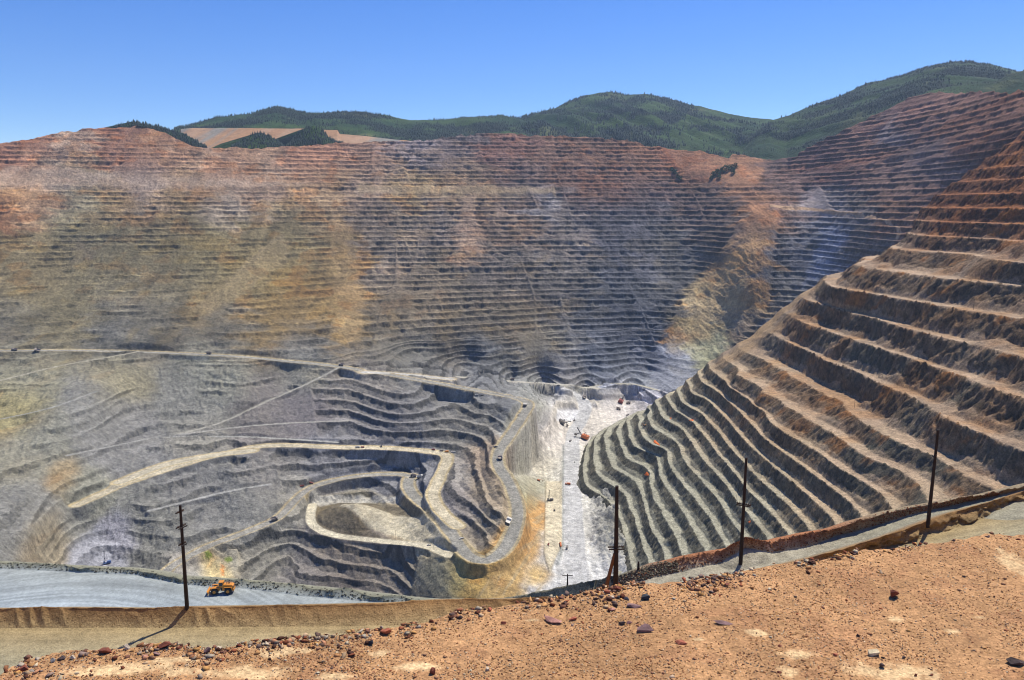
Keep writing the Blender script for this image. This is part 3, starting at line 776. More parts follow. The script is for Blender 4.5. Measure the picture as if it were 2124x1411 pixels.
# near road, its windrow, and the track behind it
RZ = [(-160,-54.7),(400,-54.7),(900,-54.6),(1100,-54),(1400,-50.5),(1600,-47),(1700,-45),(1900,-41),(2124,-38),(2300,-35),(3400,-27.3)]
rz = lambda p: float(np.interp(p, [a for a, _ in RZ], [b for _, b in RZ]))
FOOT = [(-1400,1304),(-160,1304),(0,1303),(400,1302),(600,1300),(800,1298),(1100,1290),(1400,1262),(1600,1212),(1700,1182),(1840,1133),(1919,1117),(2008,1086),(2124,1048),(2300,1000),(3400,834)]
CREST = [(-1400,1262),(-160,1262),(0,1262),(130,1260),(300,1262),(400,1258),(600,1255),(800,1250),(900,1243),(1000,1242),(1150,1240),(1400,1218),(1600,1176),(1700,1152),(1840,1112),(1896,1092),(1919,1083),(1986,1060),(2075,1034),(2124,1018),(2300,970),(3400,800)]
foot3 = [(px, py, rz(px)) for px, py in FOOT]
def crest3():
    out = []
    for px, py in CREST:
        out.append((px, py, rz(px) + (1.9 if px < 1500 else 1.6)))
    return out
def n_road(P, C, S, pxl):
    x, y = P[..., 0], P[..., 1]
    berm = np.clip(1 - np.abs(S - 2) / 1.0, 0, 1) * (S > 1)
    ff = np.clip((S - 1), 0, 1) * (S < 2.0)
    # cusps left by the blade along the windrow
    u = x / 3.1 + 1.1 * vnoise(x / 5.5, y * 0, 3)
    cus = np.abs((u + S * 0.7 + 0.15 * fbm(x / 0.9, S * 2, 2, 11)) % 1.0 - 0.5) * 2 * (0.55 + 0.45 * vnoise(x / 4, y * 0, 21))
    right = (x > 20)
    P[..., 2] += (cus ** 1.5 - 0.5) * 0.42 * np.clip(ff * (1.25 - ff) * 3, 0, 1) * (S > 1.02)
    P[..., 2] += (vnoise(x / 2.6, y * 0, 12) * 0.16 + vnoise(x / 0.8, y * 0, 13) * 0.05) * np.clip(1 - np.abs(S - 2) / 0.4, 0, 1)
    P[..., 2] += fbm(x / 0.7, y / 0.7, 2, 14) * 0.07 * berm
    # blocky cut face on the right
    cut = right * np.clip(ff * (1 - ff) * 4, 0, 1)
    P[..., 1] += cut * (fbm(x / 1.6, S * 1.5, 3, 15)) * 1.5
    P[..., 2] += fbm(x / 6, y / 2.5, 3, 16) * 0.06
    road = (S < 1)
    C *= (1 + (0.10 * vnoise(x / 30, y / 0.5, 17) + 0.07 * vnoise(x / 12, y / 0.18, 18)) * road)[..., None]
    C *= (1 - 0.35 * right * np.clip(ff * (1 - ff) * 5, 0, 1) * sstep(-0.1, 0.35, fbm(x / 1.8, S * 2.2, 3, 19)))[..., None]
    return P, C
near_road = loft('road', (-1400, 3400),
    [shift_line for shift_line in [
      [(px, 1420 if px < 1500 else py + 95, rz(px)) for px, py in FOOT],
      foot3, crest3()]] + [shift(2, 0, 2.2, -1.3), shift(2, 0, 4.0, -2.1)],
    [c_(148,146,124), c_(162,142,104), c_(148,116,78), c_(146,116,80), c_(150,140,118)], [60, 40, 8, 6], M_RIM, n_road, 2600)

RCREST = [(1000,1250,-150),(1060,1240,-125),(1120,1230,-112),(1177,1216,-98),(1240,1206,-66),(1285,1196,-52.4),(1351,1175,-50.6),(1426,1156,-48.8),(1502,1142,-47.2),(1600,1125,-45.6),(1650,1113,-44.6),(1733,1097,-43.4),(1784,1080,-42.2),(1843,1062,-41),(1905,1052,-40.2),(1986,1037,-38.6),(2062,1023,-37.4),(2124,1009,-36.5),(2300,972,-33.5),(3400,776,-25.5)]
RFOOT = [(1000,1262,-151),(1060,1252,-126),(1120,1246,-113),(1177,1238,-99),(1240,1226,-67),(1285,1218,-53.4),(1332,1206,-52),(1389,1190,-50.8),(1464,1174,-49.2),(1558,1153,-47.8),(1600,1148,-46.8),(1684,1133,-45.6),(1733,1112,-44.6),(1775,1102,-43.8),(1874,1072,-41.6),(1986,1045,-39.4),(2062,1029,-38),(2124,1015,-37),(2300,978,-34),(3400,790,-26.3)]
def n_ridge(P, C, S, pxl):
    x, y = P[..., 0], P[..., 1]
    berm = np.clip(1 - np.abs(S - 2) / 0.9, 0, 1)
    sc_ = np.clip(y / 100, 1, 2)
    P[..., 2] += (fbm(x / 0.9, y / 0.9, 3, 24) * 0.2 + np.maximum(vnoise(x / 0.33, y / 0.33, 27), 0) * 0.28) * berm * sc_
    P[..., 2] += fbm(x / 5, y / 5, 3, 25) * 0.25 * sc_
    # heap by the third pole
    hx, hy, hz = at_z(1545, 1172, -49.0)
    d = np.sqrt(((x - hx) / 3.6) ** 2 + ((y - hy) / 2.6) ** 2)
    P[..., 2] += 1.5 * np.clip(1 - d, 0, 1)
    C *= (1 + 0.3 * fbm(x / 0.8, y / 0.8, 3, 26) + 0.35 * vnoise(x / 0.3, y / 0.3, 28) * berm)[..., None]
    return P, C
ncr = 1900
pxl = np.linspace(1000, 3400, ncr)
t1 = sstep(1290, 1420, pxl)[:, None]; t2 = sstep(1700, 1860, pxl)[:, None]
rc = (c_(124,120,102)[None] * (1 - t1) + c_(160,110,78)[None] * t1) * (1 - t2) + c_(150,134,108)[None] * t2
path_c = c_(168,160,138)[None] * np.ones((ncr, 1))
path_c = path_c * (1 - t2) + c_(158,152,130)[None] * t2
ridge = loft('path', (1000, 3400),
    [[(px, py + 62, z - 1.0) for px, py, z in RFOOT], RFOOT, RCREST, shift(2, 0, 3, -1.2), shift(2, 0, 60, -70)],
    [path_c, path_c, rc, rc, rc * 0.9], [50, 26, 8, 6], M_RIM, n_ridge, ncr)

# ------------------------------------------------------------------ gravel ledge under the viewer
EDGE = [(-1500,1560),(-500,1500),(-200,1440),(-40,1412),(0,1402),(25,1382),(60,1366),(110,1356),(200,1352),(330,1347),(430,1354),(520,1340),(620,1327),(700,1320),(760,1307),(820,1297),(880,1290),(940,1272),(1000,1264),(1100,1252),(1200,1238),(1260,1224),(1320,1219),(1400,1214),(1500,1198),(1560,1184),(1620,1172),(1700,1162),(1790,1142),(1830,1140),(1900,1132),(1960,1122),(2050,1107),(2124,1108),(2300,1100),(2600,1090),(4200,1060)]
EDGE = np.array(EDGE, float)
HZ = -6.0
def ground_z(x, y):
    return HZ + 0.10 * fbm(x / 2.5, y / 2.5, 3, 31) + 0.03 * fbm(x / 0.4, y / 0.4, 3, 32)
nc, nr = 1900, 560
pxe = np.concatenate([np.linspace(-1500, -150, 150), np.linspace(-148, 2270, 1500), np.linspace(2275, 4200, 250)])
pye = np.interp(pxe, EDGE[:, 0], EDGE[:, 1]) + 2.5 * fbm(pxe / 14, pxe * 0, 3, 33)
ex, ey, ez = at_z(pxe, pye, HZ)
tt = np.linspace(0, 1, nr)[:, None]
# rows run from the edge back under the camera
tt = tt ** 1.35
GXw = ex[None] * (1 - tt) + (ex[None] * 0.9) * tt
GYw = ey[None] * (1 - tt) + (-3.0) * tt
GZw = ground_z(GXw, GYw)
fall = np.array([95.0, 75.0, 60.0, 45.0, 30.0, 16.0, 8.0, 4.0, 2.0, 1.0, 0.4])[:, None]
te = 6.0 / ey
FY = ey[None] + fall; FX = ex[None] * FY / ey[None]; FZ = GZw[0][None] - (te + 0.03)[None] * fall - 0.1
gX = np.concatenate([FX, GXw]); gY = np.concatenate([FY, GYw]); gZ = np.concatenate([FZ, GZw])
gcol = np.ones(gX.shape + (1,)) * srgb((184, 140, 96))
nn = fbm(gX / 1.3, gY / 1.3, 4, 34)[..., None]
gcol = gcol * (1 + 0.16 * nn)
gcol = gcol * (1 - sstep(0.1, 0.5, fbm(gX / 0.5, gY / 0.5, 3, 35))[..., None] * np.array([0.10, 0.14, 0.12]))
SAND = [(250,1394,130,16),(350,1376,70,9),(400,1402,90,12),(520,1394,72,16),(600,1352,70,8),(690,1402,60,9),(860,1382,50,10),(790,1352,30,8),(1560,1318,30,9),(1660,1358,46,12),(1860,1388,95,24),(1640,1398,28,14),(1856,1280,22,8),(2110,1170,40,28),(1980,1305,20,6),(2030,1280,22,5),(1100,1290,16,4),(1450,1335,14,4),(560,1360,40,6),(180,1404,60,8)]
SANDW = []
for (px, py, rx, ry) in SAND:
    x, y, z = at_z(px, py, HZ)
    dep = math.sqrt(y * y + z * z)
    x2, y2, _ = at_z(px, py - ry, HZ); x3, _, _ = at_z(px + rx, py, HZ)
    SANDW.append((float(x), float(y), float(x3 - x), float(y2 - y)))
sandm = np.zeros(gX.shape)
for (x, y, rx, ry) in SANDW:
    d = np.sqrt(((gX - x) / rx) ** 2 + ((gY - y) / ry) ** 2)
    sandm = np.maximum(sandm, sstep(-0.1, 0.7, 1 - d + 0.9 * fbm(gX / 0.22, gY / 0.22, 4, 36, 0.65)))
gcol = mixc(gcol, np.ones(gX.shape + (1,)) * srgb((226, 192, 142)), sandm * 0.85)
ledge = grid_mesh('ground', gX, gY, gZ, np.clip(gcol * K_ALB, 0, 0.85), M_GRAVEL)
ledge['kind'] = 'structure'

# flat country far below and beyond everything
mb = flat_mat('plain_soil', (0.16, 0.13, 0.10), 0.95, vary=0.3, scale=0.002)
base = mesh_obj('ground', [(-26000, -4000, -720), (26000, -4000, -720), (26000, 30000, -720), (-26000, 30000, -720)], [(0, 1, 2, 3)], mb)
base['kind'] = 'structure'

# ------------------------------------------------------------------ mountains beyond the pit
def mountain(name, top, base, Yt, Yb, ncol, nrow, colfn, seed, rough=60, back=700, kind='structure', mat=None, skyn=2.0, tree_line=None):
    top = np.array(top, float); base = np.array(base, float)
    p = np.linspace(top[0, 0], top[-1, 0], ncol)
    yt = np.interp(p, top[:, 0], top[:, 1]) + fbm(p / 26, p * 0, 3, seed) * skyn
    yb = np.interp(p, base[:, 0], base[:, 1])
    t = np.linspace(0, 1, nrow)[:, None]
    PY = yt[None] * (1 - t) + yb[None] * t
    PX = np.repeat(p[None], nrow, 0)
    YtA = np.interp(p, Yt[0], Yt[1]) if not np.isscalar(Yt) else Yt
    YbA = np.interp(p, Yb[0], Yb[1]) if not np.isscalar(Yb) else Yb
    iY = (1 / YtA) * (1 - t) + (1 / YbA) * t
    YY = 1 / iY
    X, Y, Z = at_Y(PX, PY, YY)
    rid = -np.abs(fbm(X / 420 + Z / 900, Y / 2600 + seed, 4, seed + 2)) * 2 + 0.6
    Y = Y + rid * rough * 3 * t * (1 - 0.3 * t)
    Z = Z + fbm(X / 160, Y / 160, 3, seed + 4) * rough * 0.12 * np.clip(t * 8, 0, 1)
    Z = Z + (-np.abs(fbm(X / 330 + Y / 900 + seed, Z / 1500, 4, seed + 9)) * 2 + 0.55) * rough * 0.9 * np.clip(t * (1 - t) * 4, 0, 1)
    col = colfn(X, Y, Z, PX, PY, rid)
    XT = X[:1] * 1.15; YT = Y[:1] + back; ZT = Z[:1] - back * 0.5
    o = grid_mesh(name, np.concatenate([XT, X]), np.concatenate([YT, Y]), np.concatenate([ZT, Z]), albedo(np.concatenate([col[:1], col])), mat or M_HILL)
    o['kind'] = kind
    return X, Y, Z

def green(X, Y, Z, PX, PY, rid):
    e = np.ones(X.shape + (1,))
    g = mixc(e * srgb((78, 92, 46)), e * srgb((50, 70, 38)), sstep(-0.3, 0.35, fbm(X / 300, (Y + Z * 2) / 300, 4, 201)))
    g = mixc(g, e * srgb((30, 46, 30)), sstep(-0.02, 0.2, fbm(X / 180, (Y * 0.6 + Z * 2) / 180, 4, 203) + 0.1 * rid))
    g = mixc(g, e * srgb((134, 124, 84)), sstep(0.35, 0.6, fbm(X / 220, (Y + Z) / 220, 3, 205)) * 0.6)
    return g * np.array([0.54, 0.68, 0.60])
def tan_dump(X, Y, Z, PX, PY, rid):
    e = np.ones(X.shape + (1,))
    c = mixc(e * srgb((164, 134, 106)), e * srgb((160, 124, 90)), sstep(-0.3, 0.4, fbm(X / 60, Z / 300, 3, 207)))
    return mixc(c, e * srgb((134, 128, 116)), sstep(0.0, 0.3, fbm(X / 90, Z / 400, 3, 209)))

# left ridge
HL = mountain('hill', [(360,268),(385,262),(420,252),(450,243),(500,238),(520,236),(545,228),(575,222),(600,226),(640,235),(700,232),(760,233),(800,240),(850,250),(900,250),(930,246),(990,243),(1040,240),(1080,248),(1120,262)],
     [(360,275),(600,272),(700,282),(800,300),(1120,300)], ([360,1120],[4300,4700]), ([360,1120],[3500,3800]), 420, 60, green, 301, 40)
HM = mountain('hill', [(860,256),(900,250),(960,247),(1000,243),(1040,240),(1075,247),(1090,240),(1120,232),(1150,225),(1180,210),(1210,199),(1240,193),(1265,191),(1300,197),(1335,196),(1370,201),(1400,208),(1440,218),(1480,228),(1530,240),(1560,245),(1600,248),(1660,268),(1720,300)],
     [(860,310),(1100,300),(1300,318),(1400,330),(1520,345),(1720,345)], ([860,1300,1720],[5200,5600,5000]), ([860,1300,1720],[3700,3800,3700]), 520, 90, green, 311, 90)
HR = mountain('hill', [(1500,345),(1525,330),(1545,305),(1570,275),(1600,249),(1640,238),(1690,218),(1740,200),(1775,183),(1805,171),(1830,168),(1870,158),(1910,143),(1950,133),(1985,128),(2015,127),(2050,133),(2085,141),(2124,151),(2300,180)],
     [(1500,350),(1640,345),(1700,310),(1800,270),(1880,225),(1920,205),(2124,205),(2300,200)], ([1500,1700,2124,2300],[4200,4500,4600,4600]), ([1500,1640,1800,1920,2300],[3500,3400,3250,3100,2600]), 560, 110, green, 321, 70)
HK = mountain('hill', [(1900,205),(1925,188),(1960,182),(2000,176),(2060,172),(2090,155),(2124,146),(2300,140)],
     [(1900,212),(2000,212),(2300,212)], 3000, 2700, 260, 50, green, 331, 30)
# waste dumps and the wooded knolls in front of them
HD = mountain('hill', [(375,268),(400,266),(500,266),(560,267),(630,267),(680,270),(700,270),(705,278),(760,283),(820,290),(890,295)],
     [(375,318),(890,318)], 3500, 3050, 340, 40, tan_dump, 341, 10, 300, mat=M_DUMP, skyn=0.6)
HN = []
Yc = lambda q: float(np.interp(q, pxs, YA[0]))
for i, (tp, yb, Y) in enumerate([
    ([(236,268),(255,257),(275,252),(300,257),(330,262),(350,268),(380,276),(405,290),(428,306)], None, 2640),
    ([(480,307),(505,290),(525,279),(540,275),(560,283),(578,295),(590,307)], 312, 2900),
    ([(594,306),(610,285),(628,268),(650,262),(668,268),(680,282),(700,298),(712,304)], 310, 2850)]):
    q = [tp[0][0], (tp[0][0] + tp[-1][0]) / 2, tp[-1][0]]
    yc = np.array([Yc(v) for v in q])
    HN.append(mountain('hill', tp, [(a_, float(np.interp(a_, pxs, ytop)) + 1.5) for a_ in np.linspace(tp[0][0], tp[-1][0], 12)], (q, yc + 90), (q, yc + 6), 120, 30, green, 350 + i * 3, 3, 60, skyn=1.5))

# ------------------------------------------------------------------ conifers on the hills: far woods read as one mass
M_CONIFER = flat_mat('conifer', tuple(srgb((22, 40, 32))), 0.9, vary=0.5, scale=0.01)
M_SHRUB = flat_mat('leafy_scrub', tuple(srgb((36, 54, 30))), 0.9, vary=0.4, scale=0.01)
def forest(H, n, seed, hmin, hmax, dens=0.0, sc_=180, conif=1.0, mat=None, edge=False, label=None):
    r = np.random.default_rng(seed)
    X, Y, Z = H
    a, b = X.shape
    i = r.integers(0, a - 1, n * 4) if not edge else r.integers(0, 3, n * 4)
    j = r.integers(0, b - 1, n * 4)
    fx = r.random(n * 4)
    x = X[i, j] * (1 - fx) + X[i + 1, j + 1] * fx; y = Y[i, j] * (1 - fx) + Y[i + 1, j + 1] * fx; z = Z[i, j] * (1 - fx) + Z[i + 1, j + 1] * fx
    m = fbm(x / sc_, (y * 0.6 + z * 2) / sc_, 4, 203) + 0.12 * r.normal(size=n * 4) > dens
    x, y, z = x[m][:n], y[m][:n], z[m][:n]
    n = len(x)
    h = r.uniform(hmin, hmax, n); wd = h * r.uniform(0.2, 0.32, n) * (1.0 if conif > 0.5 else 2.0)
    V = []; FF = []
    ang = np.arange(6) * math.pi / 3
    co = []; fa = []
    base = 0
    tiers = ((0.0, 1.0, 0.62), (0.35, 0.72, 1.0)) if conif > 0.5 else ((-0.2, 1.0, 0.9),)
    for (b0, rr, tp) in tiers:
        ring = np.stack([x[:, None] + wd[:, None] * rr * np.cos(ang)[None] * r.uniform(0.6, 1.2, (n, 6)), y[:, None] + wd[:, None] * rr * np.sin(ang)[None] * r.uniform(0.6, 1.2, (n, 6)), (z + h * b0 - 1)[:, None] + h[:, None] * r.uniform(-0.06, 0.10, (n, 6))], -1)
        tip = np.stack([x + r.normal(size=n) * h * 0.02, y, z + h * tp], -1)[:, None]
        blk = np.concatenate([ring, tip], 1).reshape(-1, 3)
        ids = base + np.arange(n)[:, None] * 7
        for k in range(6):
            fa.append(np.stack([ids[:, 0] + k, ids[:, 0] + (k + 1) % 6, ids[:, 0] + 6], -1))
        co.append(blk); base += n * 7
    co = np.concatenate(co); fa = np.concatenate(fa)
    me = bpy.data.meshes.new('forest')
    me.vertices.add(len(co)); me.vertices.foreach_set('co', co.astype(np.float32).ravel())
    me.loops.add(len(fa) * 3); me.loops.foreach_set('vertex_index', fa.astype(np.int32).ravel())
    me.polygons.add(len(fa)); me.polygons.foreach_set('loop_start', np.arange(len(fa), dtype=np.int32) * 3); me.polygons.foreach_set('loop_total', np.full(len(fa), 3, np.int32))
    me.update(calc_edges=True)
    o = bpy.data.objects.new('conifer_forest' if conif > 0.5 else 'scrub', me); COL.objects.link(o)
    me.materials.append(mat or M_CONIFER)
    tag(o, label, 'forest' if conif > 0.5 else 'scrub', kind='stuff')
    return o
forest(HL, 5200, 1, 7, 15, 0.0, label='dark conifers covering the low left ridge beyond the dumps')
forest(HM, 9000, 2, 10, 20, -0.04, label='dark conifers scattered over the domed green middle mountain')
forest(HR, 6000, 3, 9, 16, 0.05, label='dark conifers scattered on the tall right green mountain')
forest(HM, 5000, 12, 4, 8, -0.25, conif=0, mat=M_SHRUB, label='green brush over the domed middle mountain')
forest(HR, 7000, 13, 4, 7, -0.4, conif=0, mat=M_SHRUB, label='green brush over the tall right mountain')
forest(HL, 3000, 14, 4, 8, -0.3, conif=0, mat=M_SHRUB, label='green brush over the low left ridge')
forest(HK, 1600, 15, 4, 8, -0.5, conif=0, mat=M_SHRUB, label='green brush on the shoulder above the right red wall')
for i, H in enumerate(HN):
    forest(H, 420, 20 + i, 7, 13, -0.6, label=['dark conifers down the spur on the left rim', 'dark conifers on the small knoll before the dump', 'dark conifers on the right-hand knoll before the dump'][i])

# ------------------------------------------------------------------ objects
bpy.context.view_layer.update()
DG = bpy.context.evaluated_depsgraph_get()
def hit(px, py):
    d = Vector([float(v) for v in ray(px, py)]).normalized()
    ok, loc, nrm, idx, ob, mtx = scn.ray_cast(DG, Vector((0, 0, 0)), d, distance=9000)
    return (loc, nrm) if ok else (Vector((float('nan'),) * 3), Vector((0, 0, 1)))

def project(p):
    x, y, z = p
    dep = y * CP - z * SP
    return CX + F * x / dep, CY - F * (y * SP + z * CP) / dep

def height_to(base, top_py):
    lo, hi = 0.1, 80.0
    for _ in range(40):
        mid = (lo + hi) / 2
        if project((base.x, base.y, base.z + mid))[1] > top_py: lo = mid
        else: hi = mid
    return (lo + hi) / 2

class MB:
    def __init__(s): s.v = []; s.f = []
    def add(s, vs, fs):
        n = len(s.v); s.v += [tuple(v) for v in vs]; s.f += [tuple(i + n for i in f) for f in fs]; return s
    def box(s, c, d, rz=0, ry=0, rx=0, taper=1.0):
        R = Matrix.Rotation(rz, 3, 'Z') @ Matrix.Rotation(ry, 3, 'Y') @ Matrix.Rotation(rx, 3, 'X')
        vs = []
        for sx, sy, sz in ((-1,-1,-1),(1,-1,-1),(1,1,-1),(-1,1,-1),(-1,-1,1),(1,-1,1),(1,1,1),(-1,1,1)):
            k = taper if sz > 0 else 1.0
            vs.append(Vector(c) + R @ Vector((sx * d[0] / 2 * k, sy * d[1] / 2 * k, sz * d[2] / 2)))
        return s.add(vs, [(0,3,2,1),(4,5,6,7),(0,1,5,4),(1,2,6,5),(2,3,7,6),(3,0,4,7)])
    def cyl(s, p0, p1, r0, r1=None, n=12):
        r1 = r0 if r1 is None else r1
        p0 = Vector(p0); p1 = Vector(p1); a = (p1 - p0).normalized()
        u = a.orthogonal().normalized(); w_ = a.cross(u)
        vs = [p0 + (u * math.cos(2*math.pi*i/n) + w_ * math.sin(2*math.pi*i/n)) * r0 for i in range(n)]
        vs += [p1 + (u * math.cos(2*math.pi*i/n) + w_ * math.sin(2*math.pi*i/n)) * r1 for i in range(n)]
        fs = [(i, (i+1) % n, n + (i+1) % n, n + i) for i in range(n)] + [tuple(range(n-1, -1, -1)), tuple(range(n, 2*n))]
        return s.add(vs, fs)
    def prism(s, prof, y0, y1):
        """outline in x-z, extruded along y"""
        n = len(prof)
        vs = [(x, y0, z) for x, z in prof] + [(x, y1, z) for x, z in prof]
        return s.add(vs, [(i, (i+1) % n, n + (i+1) % n, n + i) for i in range(n)] + [tuple(range(n-1, -1, -1)), tuple(range(n, 2*n))])
    def build(s, name, mat, parent=None, bevel=0):
        me = bpy.data.meshes.new(name); me.from_pydata(s.v, [], s.f)
        bm = bmesh.new(); bm.from_mesh(me); bmesh.ops.recalc_face_normals(bm, faces=bm.faces)
        if bevel: bmesh.ops.bevel(bm, geom=list(bm.edges), offset=bevel, segments=1, affect='EDGES')
        bm.to_mesh(me); bm.free()
        o = bpy.data.objects.new(name, me); COL.objects.link(o); me.materials.append(mat)
        if parent: o.parent = parent
        return o

def empty(name, label, cat, loc=(0,0,0), rz=0, group=None, tilt=None):
    o = bpy.data.objects.new(name, None); COL.objects.link(o)
    o.location = loc; o.rotation_euler = (0, 0, rz); o.empty_display_size = 0.5
    tag(o, label, cat, group); return o

def copy_tree(o, parent=None):
    c = o.copy(); COL.objects.link(c)
    if parent: c.parent = parent
    for ch in list(o.children): copy_tree(ch, c)
    return c

M_YEL = flat_mat('machine_yellow', tuple(srgb((196, 126, 36))), 0.5, vary=0.15)
M_ORG = flat_mat('machine_orange', tuple(srgb((196, 104, 40))), 0.5, vary=0.15)
M_RED = flat_mat('machine_red', tuple(srgb((130, 52, 40))), 0.6, vary=0.2)
M_WHT = flat_mat('dusty_white', tuple(srgb((196, 190, 178))), 0.6, vary=0.1)
M_GRY = flat_mat('dusty_grey', tuple(srgb((126, 120, 112))), 0.8, vary=0.2)
M_BED = flat_mat('dusty_bed', tuple(srgb((150, 138, 126))), 0.8, vary=0.2)
M_BLK = flat_mat('black_rubber', (0.02, 0.02, 0.02), 0.85, vary=0.3)
M_STEEL = flat_mat('dark_steel', (0.05, 0.05, 0.055), 0.6, metal=0.3, vary=0.3)
M_GLASS = flat_mat('cab_glass', (0.02, 0.03, 0.04), 0.12, vary=0.1)
M_POLE = flat_mat('pole_wood', (0.022, 0.015, 0.011), 0.9, vary=0.5, scale=3.0)
M_POLE2 = flat_mat('brace_wood', tuple(srgb((104, 70, 40))), 0.9, vary=0.4, scale=3.0)
M_INS = flat_mat('insulator_brown', (0.06, 0.025, 0.015), 0.3, vary=0.2)
M_BLUE = flat_mat('machine_blue', tuple(srgb((70, 96, 140))), 0.5, vary=0.2)

# --- mining haul truck, 13 m long, nose towards +X
def make_truck(body_mat, bed_mat):
    r = empty('haul_truck', None, 'haul truck')
    b = MB(); b.box((0.2, 0, 2.1), (10.5, 2.4, 1.3)); b.box((4.6, 0, 2.6), (2.6, 6.2, 1.2)); b.box((5.7, 0, 1.9), (0.5, 6.6, 1.0))
    b.box((5.2, 0, 3.4), (1.6, 3.0, 1.4)); b.build('chassis', body_mat, r)
    bed = MB()
    prof = [(-6.4, 4.3), (-3.0, 3.0), (2.6, 3.4), (3.6, 5.9), (6.6, 6.3), (6.6, 6.6), (3.2, 6.4), (-5.6, 5.9)]
    for y0, y1 in ((-3.9, -3.6), (3.6, 3.9)): bed.prism(prof, y0, y1)
    bed.prism([(-6.4, 4.3), (-3.0, 3.0), (2.6, 3.4), (3.6, 5.9), (6.6, 6.3), (6.6, 6.55), (3.4, 6.2), (2.4, 3.7), (-3.0, 3.3), (-6.3, 4.6)], -3.6, 3.6)
    for x in (-4.2, -2.4, -0.6, 1.2):
        for sy in (-1, 1): bed.box((x, sy * 3.93, 4.7), (0.35, 0.22, 2.3))
    bd = bed.build('dump_bed', bed_mat, r)
    c = MB(); c.box((4.4, 1.9, 4.3), (2.0, 1.9, 1.9), taper=0.92); cb = c.build('cab', body_mat, r)
    g = MB(); g.box((5.42, 1.9, 4.6), (0.06, 1.5, 0.9)); g.box((4.4, 2.86, 4.6), (1.4, 0.06, 0.8)); g.build('window', M_GLASS, cb)
    s = MB()
    for y in (2.2, 3.0):
        s.box((5.9, y, 2.9), (0.1, 0.1, 2.8))
    for k in range(8): s.box((5.9 - 0.02 * k, 2.6, 1.6 + k * 0.32), (0.1, 0.9, 0.06))
    s.build('ladder', body_mat, r)
    def wheel(x, y, wd):
        w_ = MB(); w_.cyl((x, y - wd / 2, 1.6), (x, y + wd / 2, 1.6), 1.6, n=18); t = w_.build('wheel', M_BLK, r)
        h = MB(); h.cyl((x, y - wd / 2 - 0.05, 1.6), (x, y + wd / 2 + 0.05, 1.6), 0.8, n=12); h.build('rim', body_mat, t)
    for y in (-3.0, 3.0): wheel(3.9, y, 1.1)
    for y in (-3.2, -1.95, 1.95, 3.2): wheel(-2.9, y, 1.1)
    return r
def place(o, px, py, rz, label, cat=None, group=None, s=1.0):
    loc, n = hit(px, py)
    o.location = loc
    # sit on the slope of the ground
    if n.z > 0.8:
        q = Vector((0, 0, 1)).rotation_difference(n)
        o.rotation_euler = (q.to_matrix() @ Matrix.Rotation(rz, 3, 'Z')).to_euler()
    else: o.rotation_euler = (0, 0, rz)
    o.scale = (s, s, s)
    o['label'] = label
    if cat: o['category'] = cat
    if group: o['group'] = group
    return o
R_ = math.radians
GT = 'haul trucks working on the mine roads'
tr_g = make_truck(M_GRY, M_BED); tr_w = make_truck(M_GRY, M_WHT)
used = set()
def truck(kind, *a):
    o = kind if kind.name not in used else copy_tree(kind)
    used.add(kind.name)
    return place(o, *a, group=GT)
truck(tr_w, 1053, 1084, R_(78), 'pale-bedded haul truck seen from behind, nearest one, above the orange slope')
truck(tr_g, 1037, 953, R_(100), 'brown-bedded haul truck seen from behind where the haul road bends beside the white floor')
truck(tr_g, 78, 729, R_(178), 'dark haul truck on the long high road, near the left edge of the pit')
truck(tr_g, 30, 728, R_(178), 'dusty haul truck furthest left on the long high road')
truck(tr_g, 433, 735, R_(-4), 'haul truck alone on the middle of the long high road')
truck(tr_g, 708, 759, R_(172), 'haul truck at the fork where the shelf track leaves the long high road')
truck(tr_g, 1063, 789, R_(175), 'haul truck on the upper track at the foot of the far wall')
truck(tr_w, 1089, 842, R_(-100), 'white-bedded haul truck at the top corner of the winding haul road')
truck(tr_g, 857, 990, R_(185), 'dark haul truck, left one of the two meeting on the lower bend')
truck(tr_w, 870, 992, R_(20), 'pale haul truck, right one of the two meeting on the lower bend')
truck(tr_g, 569, 1080, R_(32), 'black haul truck climbing the lower road above the small pond')
truck(tr_g, 1211, 826, R_(95), 'haul truck on the ramp down to the white pit floor')
truck(tr_g, 1304, 838, R_(160), 'dark haul truck waiting beside the red mining shovel')
truck(tr_g, 1282, 850, R_(10), 'grey haul truck below the red mining shovel')

